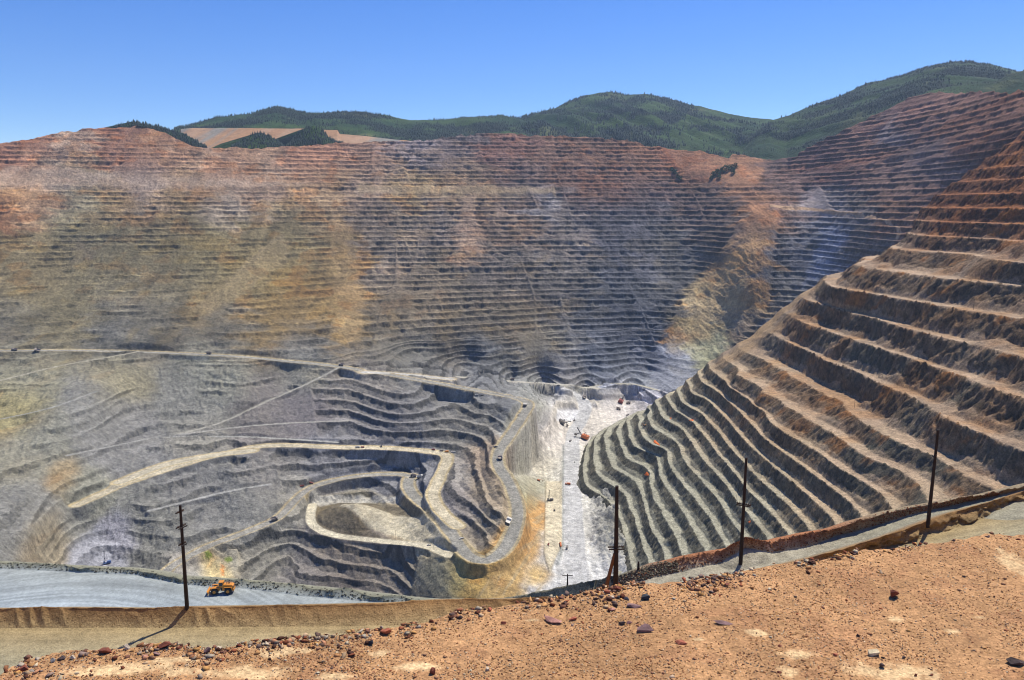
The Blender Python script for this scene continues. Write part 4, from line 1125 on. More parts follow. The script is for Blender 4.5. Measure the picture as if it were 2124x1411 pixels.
# --- electric rope shovel
def make_shovel(mat, label, grp=None):
    r = empty('mining_shovel', label, 'mining shovel')
    for y in (-3.4, 3.4):
        t = MB(); t.prism([(-5, 0.6), (-4.2, 0), (4.2, 0), (5, 0.6), (5, 1.4), (4.3, 2.0), (-4.3, 2.0), (-5, 1.4)], y - 0.9, y + 0.9); t.build('track', M_STEEL, r)
    b = MB(); b.box((0, 0, 2.3), (6, 5, 0.8)); b.box((-1.8, 0, 5.2), (10.5, 8.4, 4.6)); b.box((-6.4, 0, 5.0), (1.6, 7.6, 3.6)); b.box((-3, 0, 7.8), (5, 4.5, 0.8)); b.build('house', mat, r)
    c = MB(); c.box((4.4, 3.0, 7.6), (2.4, 2.4, 2.6)); cb = c.build('cab', M_WHT, r)
    g = MB(); g.box((5.63, 3.0, 7.8), (0.06, 2.0, 1.5)); g.build('window', M_GLASS, cb)
    m = MB(); m.cyl((3.2, -1.2, 3.6), (13.5, -0.5, 12.8), 0.55, 0.35, 8); m.cyl((3.2, 1.2, 3.6), (13.5, 0.5, 12.8), 0.55, 0.35, 8); m.cyl((13.6, -0.7, 12.9), (13.6, 0.7, 12.9), 1.0, n=14); m.build('boom', M_STEEL, r)
    a = MB(); a.cyl((0.5, -1.5, 7.5), (0.2, 0, 12.0), 0.22, n=6); a.cyl((0.5, 1.5, 7.5), (0.2, 0, 12.0), 0.22, n=6); a.cyl((-4, 0, 7.5), (0.2, 0, 12.0), 0.2, n=6); a.cyl((0.2, 0, 12.0), (13.5, 0, 13.6), 0.08, n=5); a.build('gantry', M_STEEL, r)
    k = MB(); k.cyl((6.2, 0, 8.0), (13.0, 0, 3.4), 0.5, n=8); kk = k.build('dipper_handle', M_STEEL, r)
    d = MB(); d.prism([(12.2, 1.2), (15.4, 0.8), (15.8, 3.6), (14.6, 4.6), (12.4, 4.4)], -1.9, 1.9); d.build('dipper', M_GRY, kk)
    st = MB()
    for k2 in range(6): st.box((-6.5 + k2 * 1.4, -4.5, 3.6), (0.1, 0.5, 1.2))
    st.box((-3, -4.6, 3.1), (8.5, 0.8, 0.1)); st.build('walkway', mat, r)
    return r
s1 = make_shovel(M_ORG, 'bright orange mining shovel on the white pit floor'); place(s1, 1210, 911, R_(150), s1['label'], s=1.6)
s2 = make_shovel(M_RED, 'dull red mining shovel digging the blue-grey bank at the far floor'); place(s2, 1286, 836, R_(70), s2['label'], s=1.5)
s3 = make_shovel(M_GRY, 'grey mining shovel beside the bright white square cut'); place(s3, 1164, 879, R_(20), s3['label'], s=1.3)

# --- blast-hole drill with tall mast
def make_drill(mat, label, H=20.0):
    r = empty('drill_rig', label, 'drill rig')
    for y in (-2.0, 2.0):
        t = MB(); t.prism([(-4.5, 0.5), (-3.8, 0), (3.8, 0), (4.5, 0.5), (4.5, 1.1), (3.8, 1.6), (-3.8, 1.6), (-4.5, 1.1)], y - 0.5, y + 0.5); t.build('track', M_STEEL, r)
    b = MB(); b.box((0.5, 0, 2.2), (12, 5, 0.6)); b.box((2.8, 0, 3.8), (6, 3.6, 2.8)); b.build('deck', mat, r)
    c = MB(); c.box((-4.0, 1.7, 3.7), (2.2, 2.0, 2.4)); cb = c.build('cab', mat, r)
    g = MB(); g.box((-5.13, 1.7, 3.9), (0.06, 1.6, 1.2)); g.build('window', M_GLASS, cb)
    m = MB()
    for dx, dy in ((-0.7, -0.7), (0.7, -0.7), (0.7, 0.7), (-0.7, 0.7)): m.cyl((-3 + dx, -0.6 + dy, 2.4), (-3 + dx, -0.6 + dy, H), 0.14, n=5)
    k = 2.6; sgn = 1
    while k < H - 1.6:
        m.cyl((-3 - 0.7 * sgn, -1.3, k), (-3 + 0.7 * sgn, -1.3, k + 1.5), 0.08, n=4); m.cyl((-3 - 0.7 * sgn, 0.1, k), (-3 + 0.7 * sgn, 0.1, k + 1.5), 0.08, n=4)
        k += 1.5; sgn = -sgn
    m.box((-3, -0.6, H), (1.8, 1.8, 0.8)); m.box((-3, -0.6, H * 0.45), (1.0, 1.0, 2.2)); m.build('mast', M_STEEL, r)
    for x, y in ((-4.8, -2.2), (-4.8, 2.2), (5, -2), (5, 2)):
        j = MB(); j.cyl((x, y, 0), (x, y, 2.3), 0.25, n=8); j.build('jack', M_STEEL, r)
    return r
d1 = make_drill(M_GRY, 'tall grey drill rig on the pale strip beside the white road', 22); place(d1, 1141, 1039, R_(10), d1['label'])
d2 = make_drill(M_BLUE, 'dark drill rig on the drilled grid at the lower left of the pit', 24); place(d2, 222, 1170, R_(30), d2['label'])
d3 = make_drill(M_GRY, 'small drill rig beside the recess on the white pit floor', 14); place(d3, 1191, 873, R_(60), d3['label'], s=0.6)

# --- excavator
def make_excavator(mat, label):
    r = empty('excavator', label, 'excavator')
    for y in (-1.6, 1.6):
        t = MB(); t.prism([(-2.8, 0.4), (-2.3, 0), (2.3, 0), (2.8, 0.4), (2.8, 0.8), (2.3, 1.2), (-2.3, 1.2), (-2.8, 0.8)], y - 0.4, y + 0.4); t.build('track', M_STEEL, r)
    b = MB(); b.box((-0.6, 0, 2.2), (4.6, 3.2, 1.6)); b.build('body', mat, r)
    c = MB(); c.box((1.0, 1.0, 3.0), (1.6, 1.2, 2.0)); cb = c.build('cab', M_WHT, r)
    g = MB(); g.box((1.83, 1.0, 3.1), (0.05, 1.0, 1.4)); g.build('window', M_GLASS, cb)
    m = MB(); m.cyl((1.0, -0.3, 2.4), (4.6, -0.3, 5.6), 0.35, 0.28, 8); m.cyl((4.6, -0.3, 5.6), (7.4, -0.3, 2.6), 0.28, 0.2, 8); bo = m.build('boom', mat, r)
    k = MB(); k.prism([(6.9, 2.7), (7.8, 2.4), (7.9, 1.4), (6.9, 1.2), (6.4, 1.8)], -0.9, 0.3); k.build('bucket', M_STEEL, bo)
    return r
e1 = make_excavator(M_ORG, 'small orange excavator at the top end of the pale strip'); place(e1, 1117, 998, R_(15), e1['label'], s=1.1)
e2 = make_excavator(M_YEL, 'small yellow excavator on the foot of the broken white bank'); place(e2, 1250 + 87, 884, R_(200), e2['label'], s=1.1)

# --- wheel dozer on the near pad: 12.5 m, blade towards +X
def make_dozer():
    r = empty('wheel_dozer', 'yellow wheel dozer with black wheels and a front blade on the pale grey pad', 'dozer')
    rb = MB(); rb.prism([(-6.0, 2.0), (-6.0, 3.9), (-5.4, 4.4), (-1.6, 4.6), (-0.9, 4.2), (-0.9, 1.6), (-5.2, 1.5)], -1.35, 1.35); rb.box((-5.9, 0, 2.0), (0.6, 3.2, 1.2))
    for sy in (-1, 1): rb.box((-3.6, sy * 1.75, 3.55), (3.4, 0.9, 0.16)); rb.box((-1.9, sy * 1.75, 3.1), (0.16, 0.9, 1.0)); rb.box((-5.3, sy * 1.75, 3.1), (0.16, 0.9, 1.0))
    rear = rb.build('rear_frame', M_YEL, r, bevel=0.06)
    gr = MB(); gr.box((-6.02, 0, 3.0), (0.06, 2.1, 1.5)); gr.build('grille', M_STEEL, rear)
    for sy in (-1, 1):
        gr = MB(); gr.box((-3.5, sy * 1.37, 3.2), (2.9, 0.05, 0.9)); gr.build('side_vent', M_STEEL, rear)
    ex = MB(); ex.cyl((-3.0, 0.5, 4.5), (-3.0, 0.5, 5.7), 0.14, n=8); ex.build('exhaust', M_STEEL, rear)
    ex = MB(); ex.cyl((-3.8, -0.4, 4.5), (-3.8, -0.4, 5.2), 0.25, n=10); ex.build('air_intake', M_STEEL, rear)
    fb = MB(); fb.prism([(0.4, 1.5), (0.4, 2.9), (1.6, 3.3), (4.2, 2.8), (4.6, 1.8), (4.4, 1.3)], -1.0, 1.0)
    for sy in (-1, 1): fb.box((2.6, sy * 1.75, 3.5), (3.2, 0.95, 0.16)); fb.box((4.2, sy * 1.75, 3.1), (0.16, 0.9, 0.9))
    fb.build('front_frame', M_YEL, r, bevel=0.06)
    hn = MB(); hn.cyl((-0.3, 0, 1.3), (-0.3, 0, 2.9), 0.5, n=10); hn.build('hitch', M_STEEL, r)
    cb = MB(); cb.box((-0.35, 0, 3.6), (1.9, 2.2, 0.7)); cb.box((-0.35, 0, 5.75), (2.3, 2.5, 0.22)); c = cb.build('cab', M_YEL, r, bevel=0.04)
    g = MB(); g.box((-0.35, 0, 4.75), (1.75, 1.95, 1.7)); g.build('window', M_GLASS, c)
    for x in (-1.25, 0.55):
        for y in (-1.02, 1.02): po = MB(); po.box((x, y, 4.75), (0.16, 0.16, 1.8)); po.build('roof_post', M_YEL, c)
    for x in (-3.6, 2.6):
        for y in (-1.75, 1.75):
            w_ = MB(); w_.cyl((x, y - 0.5, 1.55), (x, y + 0.5, 1.55), 1.55, n=24)
            for k in range(24):
                a = k * math.pi / 12; w_.box((x + math.cos(a) * 1.55, y, 1.55 + math.sin(a) * 1.55), (0.12, 1.0, 0.2), ry=-a)
            t = w_.build('wheel', M_BLK, r)
            h = MB(); h.cyl((x, y - 0.54, 1.55), (x, y + 0.54, 1.55), 0.72, 0.72, 14); h.build('rim', M_YEL, t)
    bl = MB()
    prof = [(5.6, 0.1), (5.3, 0.9), (5.35, 1.7), (5.8, 2.2), (6.0, 2.2), (5.6, 1.7), (5.55, 0.9), (5.85, 0.1)]
    bl.prism(prof, -2.6, 2.6); b = bl.build('blade', M_YEL, r)
    for y in (-1.2, 1.2):
        ar = MB(); ar.box((4.2, y, 1.0), (2.6, 0.3, 0.4)); ar.build('push_arm', M_STEEL, b)
        ar = MB(); ar.cyl((3.6, y * 0.6, 2.4), (5.3, y * 0.6, 1.4), 0.12, n=8); ar.build('ram', M_STEEL, b)
    for y in (-1.3, 1.3):
        ra = MB(); ra.box((-3.2, y, 4.95), (3.2, 0.05, 0.05))
        for k in range(4): ra.box((-4.6 + k, y, 4.75), (0.05, 0.05, 0.5))
        ra.build('handrail', M_YEL, rear)
    return r
dz = make_dozer()
lc, _ = hit(459, 1230); dz.location = lc; dz.rotation_euler = (0, 0, R_(186)); dz.scale = (1.02,) * 3

# --- small vehicles
def make_pickup(mat, label, cat='pickup', name='pickup_truck'):
    r = empty(name, label, cat)
    b = MB(); b.prism([(-2.8, 0.6), (-2.8, 1.15), (-0.6, 1.15), (2.7, 1.15), (2.8, 0.95), (2.8, 0.55)], -0.95, 0.95); b.box((-1.8, -0.9, 1.3), (2.0, 0.1, 0.35)); b.box((-1.8, 0.9, 1.3), (2.0, 0.1, 0.35)); b.box((-2.75, 0, 1.3), (0.1, 1.8, 0.35)); b.build('body', mat, r)
    c = MB(); c.prism([(-0.8, 1.15), (-0.6, 1.85), (0.8, 1.85), (1.5, 1.15)], -0.88, 0.88); cb = c.build('cab', mat, r)
    g = MB(); g.prism([(-0.62, 1.22), (-0.5, 1.7), (0.72, 1.7), (1.28, 1.22)], -0.9, 0.9); g.build('window', M_GLASS, cb)
    for x in (-1.8, 1.8):
        for y in (-0.85, 0.85):
            w_ = MB(); w_.cyl((x, y - 0.14, 0.42), (x, y + 0.14, 0.42), 0.42, n=12); w_.build('wheel', M_BLK, r)
    return r
def make_service(mat, tank, label):
    r = empty('service_truck', label, 'service truck')
    b = MB(); b.box((0, 0, 1.1), (9.0, 2.4, 0.5)); b.build('chassis', M_STEEL, r)
    c = MB(); c.box((3.6, 0, 2.4), (2.0, 2.5, 2.2), taper=0.93); cb = c.build('cab', mat, r)
    g = MB(); g.box((4.6, 0, 2.8), (0.08, 2.0, 0.8)); g.build('window', M_GLASS, cb)
    t = MB()
    if tank: t.cyl((-4.2, 0, 2.5), (2.3, 0, 2.5), 1.3, n=16); t.build('tank', mat, r)
    else: t.box((-1.0, 0, 2.5), (6.4, 2.5, 2.4)); t.build('box_body', mat, r)
    for x in (-3.2, -1.8, 3.4):
        for y in (-1.1, 1.1):
            w_ = MB(); w_.cyl((x, y - 0.2, 0.6), (x, y + 0.2, 0.6), 0.6, n=12); w_.build('wheel', M_BLK, r)
    return r
for mat, px, py, rz, s, lb in [
    (M_WHT, 957, 1118, 200, 1.4, 'white pickup on the near arm of the hairpin bend'),
    (M_WHT, 1076, 861, 60, 1.2, 'white pickup behind the white-bedded truck on the winding haul road'),
    (M_WHT, 989, 820, 175, 1.3, 'white pickup where the high road nears its corner'),
    (M_STEEL, 1028, 928, 20, 1.5, 'dark pickup at the inner edge of the haul road above the brown-bedded truck'),
    (M_STEEL, 1000, 821, 175, 1.4, 'dark pickup just right of the white one near the high road corner'),
    (M_STEEL, 1150, 1060, 90, 1.4, 'dark pickup parked on the pale strip below the tall drill rig'),
    (M_STEEL, 1158, 800, 180, 1.5, 'dark pickup at the head of the ramp under the far wall'),
    (M_RED, 1137, 1130, 80, 1.4, 'dusty red pickup at the lower end of the pale strip'),
    (M_STEEL, 508, 951, 10, 1.5, 'dark pickup on the wide pale shelf above the lower left slopes'),
    (M_WHT, 890, 1132, 170, 1.3, 'white pickup at the end of the pale loop round the knoll'),
]:
    place(make_pickup(mat, lb), px, py, R_(rz), lb, s=s, group='light vehicles in the pit')
for mat, tk, px, py, rz, s, lb in [
    (M_ORG, False, 1178, 1006, 175, 1.2, 'orange box truck in the middle of the white floor road'),
    (M_ORG, True, 1161, 1132, 95, 1.1, 'orange tank truck on the lower end of the pale strip'),
    (M_GRY, True, 1176, 1138, 80, 1.1, 'grey tank truck on the white floor road beside the orange one'),
    (M_WHT, False, 742, 929, 175, 1.0, 'white service truck on the pale road above the three dark benches'),
    (M_RED, False, 752, 929, 178, 0.8, 'red service truck behind the white one on the pale road'),
    (M_STEEL, False, 791, 927, 100, 1.0, 'black service truck standing alone by the pale road bank'),
    (M_RED, False, 899, 934, 175, 0.8, 'red service truck at the left end of the parked row'),
    (M_GRY, False, 916, 936, 175, 0.9, 'grey service truck in the middle of the parked row'),
    (M_YEL, False, 927, 938, 175, 0.9, 'yellow service truck right of the grey one in the parked row'),
    (M_WHT, False, 940, 940, 200, 1.1, 'white service truck at the right end of the parked row'),
    (M_RED, False, 645, 1003, 15, 0.9, 'red service truck where the lower road leaves the dark benches'),
    (M_RED, False, 626, 1010, 25, 0.9, 'dark red service truck behind the first on the lower road'),
    (M_GRY, False, 1302, 862, 30, 0.9, 'grey service truck below the haul trucks at the far floor'),
    (M_GRY, False, 1183, 916, 60, 1.0, 'grey service truck left of the orange mining shovel'),
]:
    place(make_service(mat, tk, lb), px, py, R_(rz), lb, s=s, group='service trucks in the pit')

# --- utility poles
def make_pole(h, arms, label, name='utility_pole', r0=0.2, armang=0.0, lean=(0, 0), braces=None, cat='utility pole', group='wooden utility poles on the rim'):
    r = empty(name, label, cat, group=group)
    m = MB(); n = 10
    for k in range(n):
        a = k / n; b_ = (k + 1) / n
        m.cyl((lean[0] * a, lean[1] * a, h * a - 0.6 * (k == 0)), (lean[0] * b_, lean[1] * b_, h * b_), r0 * (1 - 0.4 * a), r0 * (1 - 0.4 * b_), 12)
    m.build('shaft', M_POLE, r)
    for (zf, L, both) in arms:
        z = h * zf; c, s_ = math.cos(armang), math.sin(armang)
        ar = MB(); off = r0 * 0.95
        for sd_ in ((-1, 1) if both else (1,)):
            cx, cy = lean[0] * zf - s_ * off * sd_, lean[1] * zf + c * off * sd_
            ar.box((cx, cy, z), (L, 0.12, 0.14), rz=armang)
        a_o = ar.build('crossarm', M_POLE, r)
        for k in (-1, -0.72, -0.44, 0.44, 0.72, 1):
            i_ = MB(); x = lean[0] * zf + c * L / 2 * 0.93 * k; y = lean[1] * zf + s_ * L / 2 * 0.93 * k
            i_.cyl((x, y, z + 0.07), (x, y, z + 0.32), 0.06, 0.04, 8); i_.build('insulator', M_INS, a_o)
    if braces:
        for (dx, dy, zt) in braces:
            b = MB(); b.cyl((dx, dy, -0.8), (lean[0] * zt + dx * 0.12, lean[1] * zt + dy * 0.12, h * zt), r0 * 0.72, r0 * 0.6, 10); b.build('brace', M_POLE2, r)
    return r
bl, _ = hit(388, 1260)
h = height_to(bl, 1048)
p = make_pole(h, [(0.62, 0.9, True), (0.79, 1.3, True), (0.93, 1.1, False)], 'dark utility pole standing on the ochre windrow left of the others', r0=0.27, armang=R_(62), lean=(0.15, 0)); p.location = bl
b2 = Vector([float(v) for v in at_Y(1277, 1216, 88.0)]); h = height_to(b2, 1008)
p = make_pole(h, [(0.385, 1.9, True)], 'dark utility pole with a double crossarm and a leaning brown brace pole', r0=0.33, armang=R_(3), lean=(-0.15, 0), braces=[(-1.3, 0.1, 0.33)]); p.location = b2
b3, _ = hit(1536, 1169); h = height_to(b3, 950)
p = make_pole(h, [(0.56, 1.8, True)], 'dark utility pole rising from the grey-brown heap by the pale path', r0=0.27, armang=R_(-28), lean=(0.0, 0)); p.location = b3
b4, _ = hit(1925, 1085); h = height_to(b4, 892)
p = make_pole(h, [(0.72, 0.7, False)], 'dark utility pole above the dark brown cut bank, rightmost of the big ones', r0=0.24, armang=R_(80), lean=(0.1, 0)); p.location = b4
b5 = Vector([float(v) for v in at_Y(1177, 1216, 187.0)]); h = height_to(b5, 1191)
p = make_pole(h, [(0.84, 2.7, False)], 'short T-shaped utility pole peeping over the grey gravel ridge', r0=0.24, armang=R_(0)); p.location = b5
SMALL = [(1958,694,681,'on the wide brown bench, below the upper right slope'),(1905,744,731,'beside the bright edge of the brown bench'),(1829,793,775,'on the pale bench above the darkest brown face'),(1772,846,824,'on the bench two below the bright-edged one'),
 (2019,643,620,'on the upper brown bench near the right side'),(2096,590,573,'on the highest wide brown bench at the right edge'),(1704,895,880,'at the left end of the broad grey-brown benches'),(1646,945,931,'beside an ochre face on the middle benches'),
 (1580,988,975,'just right of the third big pole top'),(1527,1037,1026,'on the grey bench left of the third big pole'),(1470,1082,1062,'bent one on the lower grey-green benches'),(1414,1120,1100,'in the orange-brown stain on the lower benches'),
 (1356,1160,1142,'low on the bench second from the floor'),(1324,1183,1165,'on the lowest bench just above the gravel ridge'),(1993,508,495,'left one by the high track at the right'),(2045,518,507,'right one by the high track at the right'),
 (1345,850,835,'on the tip of the benches above the floor'),(1378,818,804,'where the benches turn the corner highest up'),(1300,866,853,'low on the outer tip of the benches'),(736,1112,1093,'on the pale loop round the knoll, left one'),
 (821,1120,1100,'on the pale loop round the knoll, middle one'),(900,1140,1114,'on the pale loop round the knoll, right one'),(976,1182,1162,'below the outside of the hairpin bend'),(900,938,922,'behind the row of parked service trucks'),
 (650,1096,1078,'at the left end of the pale loop'),(245,1005,988,'at the left end of the wide pale shelf'),(1093,1098,1066,'standing on the orange dump slope')]
for px, py, tp, lb in SMALL:
    loc, _ = hit(px, py)
    if loc.x != loc.x: continue
    h = height_to(loc, tp)
    p = make_pole(min(h, 22), [(0.93, 2.2, False)] if h > 9 else [], 'thin power pole ' + lb, name='power_pole', r0=0.2, armang=R_(20), cat='power pole', group='thin power poles on the benches')
    p.location = loc

# --- bright orange spoil spilled over some bench edges
M_SPOIL = flat_mat('orange_spoil', tuple(srgb((236, 118, 40))), 0.9, vary=0.2, scale=0.4)
def heap(px, py, L, Wd, H, rz, label, seed):
    r = random.Random(seed); loc, n = hit(px, py)
    vs, fs = [], []; nr, na = 6, 18
    for i in range(nr):
        for j in range(na):
            a = j * 2 * math.pi / na; q = (i + 1) / nr
            k = 1 + 0.3 * math.sin(a * 3 + seed) * q + r.uniform(-0.12, 0.12)
            vs.append((math.cos(a) * L / 2 * q * k, math.sin(a) * Wd / 2 * q * k, H * (1 - q) ** 0.8 + r.uniform(-.1, .1) * H - (0.5 if i == nr - 1 else 0)))
    vs.append((0, 0, H)); c = len(vs) - 1
    for j in range(na): fs.append((c, j, (j + 1) % na))
    for i in range(nr - 1):
        for j in range(na): fs.append((i * na + j, (i + 1) * na + j, (i + 1) * na + (j + 1) % na, i * na + (j + 1) % na))
    o = mesh_obj('spoil_heap', vs, fs, M_SPOIL); o.location = loc
    q = Vector((0, 0, 1)).rotation_difference(n); o.rotation_euler = (q.to_matrix() @ Matrix.Rotation(R_(rz), 3, 'Z')).to_euler()
    tag(o, label, 'spoil heap', 'orange spoil heaps on the bench edges')
heap(1360, 919, 24, 8, 1.5, -75, 'long bright orange spoil heap on the dark bench edge at the bend', 1)
heap(1343, 985, 20, 7, 1.5, -70, 'bright orange spoil heap on the bench corner below the longest one', 2)
heap(1435, 872, 9, 7, 1.5, -60, 'small round orange spoil heap, highest of them', 3)
heap(1391, 868, 7, 4, 1.0, -80, 'faint orange spoil heap on the pale bench left of the round one', 4)
heap(1555, 1083, 9, 4, 1.0, -60, 'orange spoil heap beside the third big pole', 5)

# ------------------------------------------------------------------ rocks on the ledge
def rock_mesh(name, seed, sx, sy, sz, npt=11, sub=True):
    r = random.Random(seed)
    bm = bmesh.new()
    for _ in range(npt):
        v = Vector((r.gauss(0, 1), r.gauss(0, 1), r.gauss(0, 1))).normalized() * r.uniform(0.75, 1.0)
        bm.verts.new((v.x * sx / 2, v.y * sy / 2, v.z * sz / 2))
    bmesh.ops.convex_hull(bm, input=bm.verts)
    for v in [v for v in bm.verts if not v.link_faces]: bm.verts.remove(v)
    if sub:
        bmesh.ops.bevel(bm, geom=list(bm.edges), offset=min(sx, sy, sz) * 0.014, segments=1, affect='EDGES')
        bmesh.ops.triangulate(bm, faces=bm.faces)
        bmesh.ops.subdivide_edges(bm, edges=bm.edges, cuts=2, use_grid_fill=True)
        for v in bm.verts:
            n_ = math.sin(v.co.x * 47 / max(sx, .1) + seed) * math.cos(v.co.y * 39 / max(sy, .1)) * 0.5 + r.uniform(-1, 1) * 0.5
            v.co += v.co.normalized() * n_ * min(sx, sy, sz) * 0.03
    me = bpy.data.meshes.new(name); bm.to_mesh(me); bm.free()
    return me
def rockmat(name, rgb):
    m, t, b = new_mat(name); N = t.nodes.new; L = t.links.new
    tc = N('ShaderNodeTexCoord'); nz = N('ShaderNodeTexNoise'); nz.inputs['Scale'].default_value = 9; nz.inputs['Detail'].default_value = 8; nz.inputs['Roughness'].default_value = 0.7
    L(tc.outputs['Object'], nz.inputs['Vector'])
    ra = N('ShaderNodeValToRGB'); c = srgb(rgb)
    ra.color_ramp.elements[0].position = 0.3; ra.color_ramp.elements[0].color = (*(c * 0.5), 1)
    ra.color_ramp.elements[1].position = 0.7; ra.color_ramp.elements[1].color = (*np.minimum(c * 1.25, 1), 1)
    L(nz.outputs['Fac'], ra.inputs['Fac']); L(ra.outputs['Color'], b.inputs['Base Color'])
    b.inputs['Roughness'].default_value = 0.85
    bp = N('ShaderNodeBump'); bp.inputs['Distance'].default_value = 0.02; bp.inputs['Strength'].default_value = 0.8
    L(nz.outputs['Fac'], bp.inputs['Height']); L(bp.outputs['Normal'], b.inputs['Normal'])
    return m
RM = {'red': rockmat('rock_red', (176, 98, 66)), 'dark': rockmat('rock_dark', (78, 62, 56)), 'cream': rockmat('rock_cream', (226, 204, 160)), 'pink': rockmat('rock_pink', (178, 126, 108)),
      'mauve': rockmat('rock_mauve', (132, 100, 94)), 'black': rockmat('rock_black', (52, 54, 58)), 'brick': rockmat('rock_brick', (178, 100, 70)), 'tan': rockmat('rock_tan', (190, 148, 104)),
      'rust': rockmat('rock_rust', (128, 66, 42)), 'grey': rockmat('rock_grey', (150, 140, 128)), 'pale': rockmat('rock_pale', (206, 186, 158))}
ROCKS = [
 (800,1312,24,20,'red','red block on the ledge edge where the windrow ends',0),
 (1856,1238,20,26,'rust','upright dark rust rock alone on the right half of the ledge',0),
 (1815,1354,27,22,'cream','cream-white rounded rock above the big sand patch',0),
 (1831,1380,13,16,'dark','small dark rock just below the cream-white one',0),
 (1337,1250,26,16,'black','black glinting rock right of the braced pole',0),
 (1150,1294,46,13,'pink','long pink slab lying flat in the middle of the ledge',-12),
 (1190,1286,26,9,'brick','orange-pink slab touching the long pink one',6),
 (1318,1265,46,7,'mauve','thin purple slab tipped up below the black rock',-8),
 (1340,1320,42,24,'mauve','broad mauve block below the thin purple slab',10),
 (1502,1303,42,9,'mauve','narrow purple-brown slab casting a dark shadow',-4),
 (1412,1345,32,9,'brick','flat brick-red slab left of the sand patches',4),
 (770,1334,14,14,'black','small black rock below the left part of the edge rubble',0),
 (898,1400,18,20,'rust','dark red rock at the bottom edge of the view',0),
 (1278,1232,24,16,'rust','brown rock crowning the little cairn at the braced pole',0),
 (1260,1236,16,12,'red','reddish rock at the left of the little cairn',0),
 (1270,1246,12,9,'pale','whitish rock under the little cairn',0),
 (1284,1246,14,10,'black','black rock under the little cairn',0),
 (1298,1250,14,10,'grey','grey rock at the right foot of the little cairn',0),
 (218,1364,32,17,'rust','long dark rust block in the left edge rubble',-8),
 (342,1354,34,19,'rust','biggest dark red block in the left edge rubble',12),
 (263,1354,14,17,'pale','pale upright rock between two dark red blocks',0),
 (326,1366,20,12,'mauve','mauve rock in front of the biggest dark red block',0),
 (300,1370,14,10,'pink','pinkish rock low in the left edge rubble',0),
 (370,1354,14,12,'rust','rusty rock right of the biggest dark red block',0),
 (430,1360,22,17,'mauve','mauve tilted rock standing apart right of the left rubble',30),
 (447,1350,10,8,'rust','small rusty rock just behind the mauve tilted one',0),
 (496,1346,18,11,'rust','dark rust rock on the edge between rubble and windrow',-10),
 (42,1393,32,17,'rust','dark red block at the far left end of the ledge',-20),
 (66,1397,14,10,'grey','grey rock beside the far left dark red block',0),
 (127,1372,20,12,'dark','dark brown rock in the left rubble slope',0),
 (110,1376,14,14,'grey','light grey rock left of the dark brown one',0),
 (150,1374,14,14,'pale','pale rock right of the dark brown one in the left rubble',0),
 (2108,1382,40,22,'dark','dark grey block cut by the right edge of the view',0),
 (1876,1359,10,7,'dark','tiny dark rock right of the cream-white one',0),
 (1781,1314,9,9,'dark','tiny dark pebble standing above the cream-white rock',0),
 (1734,1356,14,8,'red','small red stone left of the cream-white one',0),
 (1900,1396,9,8,'rust','small rust stone on the big sand patch',0),
 (1932,1396,10,8,'rust','second small rust stone at the right of the big sand patch',0),
 (1618,1346,11,7,'rust','small rust stone above the left sand patch',0),
 (1617,1400,11,7,'rust','small rust stone below the left sand patch',0),
 (1290,1300,16,12,'dark','dark stone in the cluster left of the broad mauve block',0),
 (1270,1270,18,10,'pink','pink flat stone above the dark cluster',0),
 (1305,1300,14,10,'pink','pink stone in the cluster above the broad mauve block',0),
 (1015,1268,14,12,'red','red stone on the edge rubble left of the T-shaped pole',0),
 (1045,1298,16,9,'red','orange-red stone below the edge rubble',0),
 (955,1284,12,10,'dark','dark stone in the middle edge rubble',0),
 (1507,1220,14,10,'rust','rust rock on the edge near the third big pole',0),
 (1457,1222,10,8,'dark','round dark rock left of the third big pole foot',0),
 (1434,1206,11,12,'dark','dark upright rock on the edge by the pale path',0),
 (1418,1212,10,14,'red','orange-red upright rock on the edge by the pale path',0),
 (2000,1196,8,6,'dark','tiny dark stone on the upper right of the ledge',0),
 (1010,1394,12,12,'pale','pale stone at the bottom centre of the ledge',0),
]
px_m = lambda px, py: (at_z(px, py, HZ)[1] * CP - HZ * SP) / F      # metres per pixel at the ledge
for i, (px, py, wp, hp, cn, lb, rz) in enumerate(ROCKS):
    x, y, z = [float(v) for v in at_z(px, py, HZ)]
    s = px_m(px, py)
    sx = wp * s * 1.12; sz = hp * s * 0.95; sy = max(sx * 0.7, sz)
    if hp < wp * 0.35: sy = sx * 0.45
    me = rock_mesh('rock', 100 + i, sx, sy, sz)
    o = bpy.data.objects.new('rock', me); COL.objects.link(o); me.materials.append(RM[cn])
    o.location = (x, y + sy * 0.15, float(ground_z(np.array([x]), np.array([y]))[0]) + sz * 0.28)
    o.rotation_euler = (random.uniform(-.15, .15), math.radians(-rz), random.uniform(-.3, .3))
    tag(o, lb, 'rock')

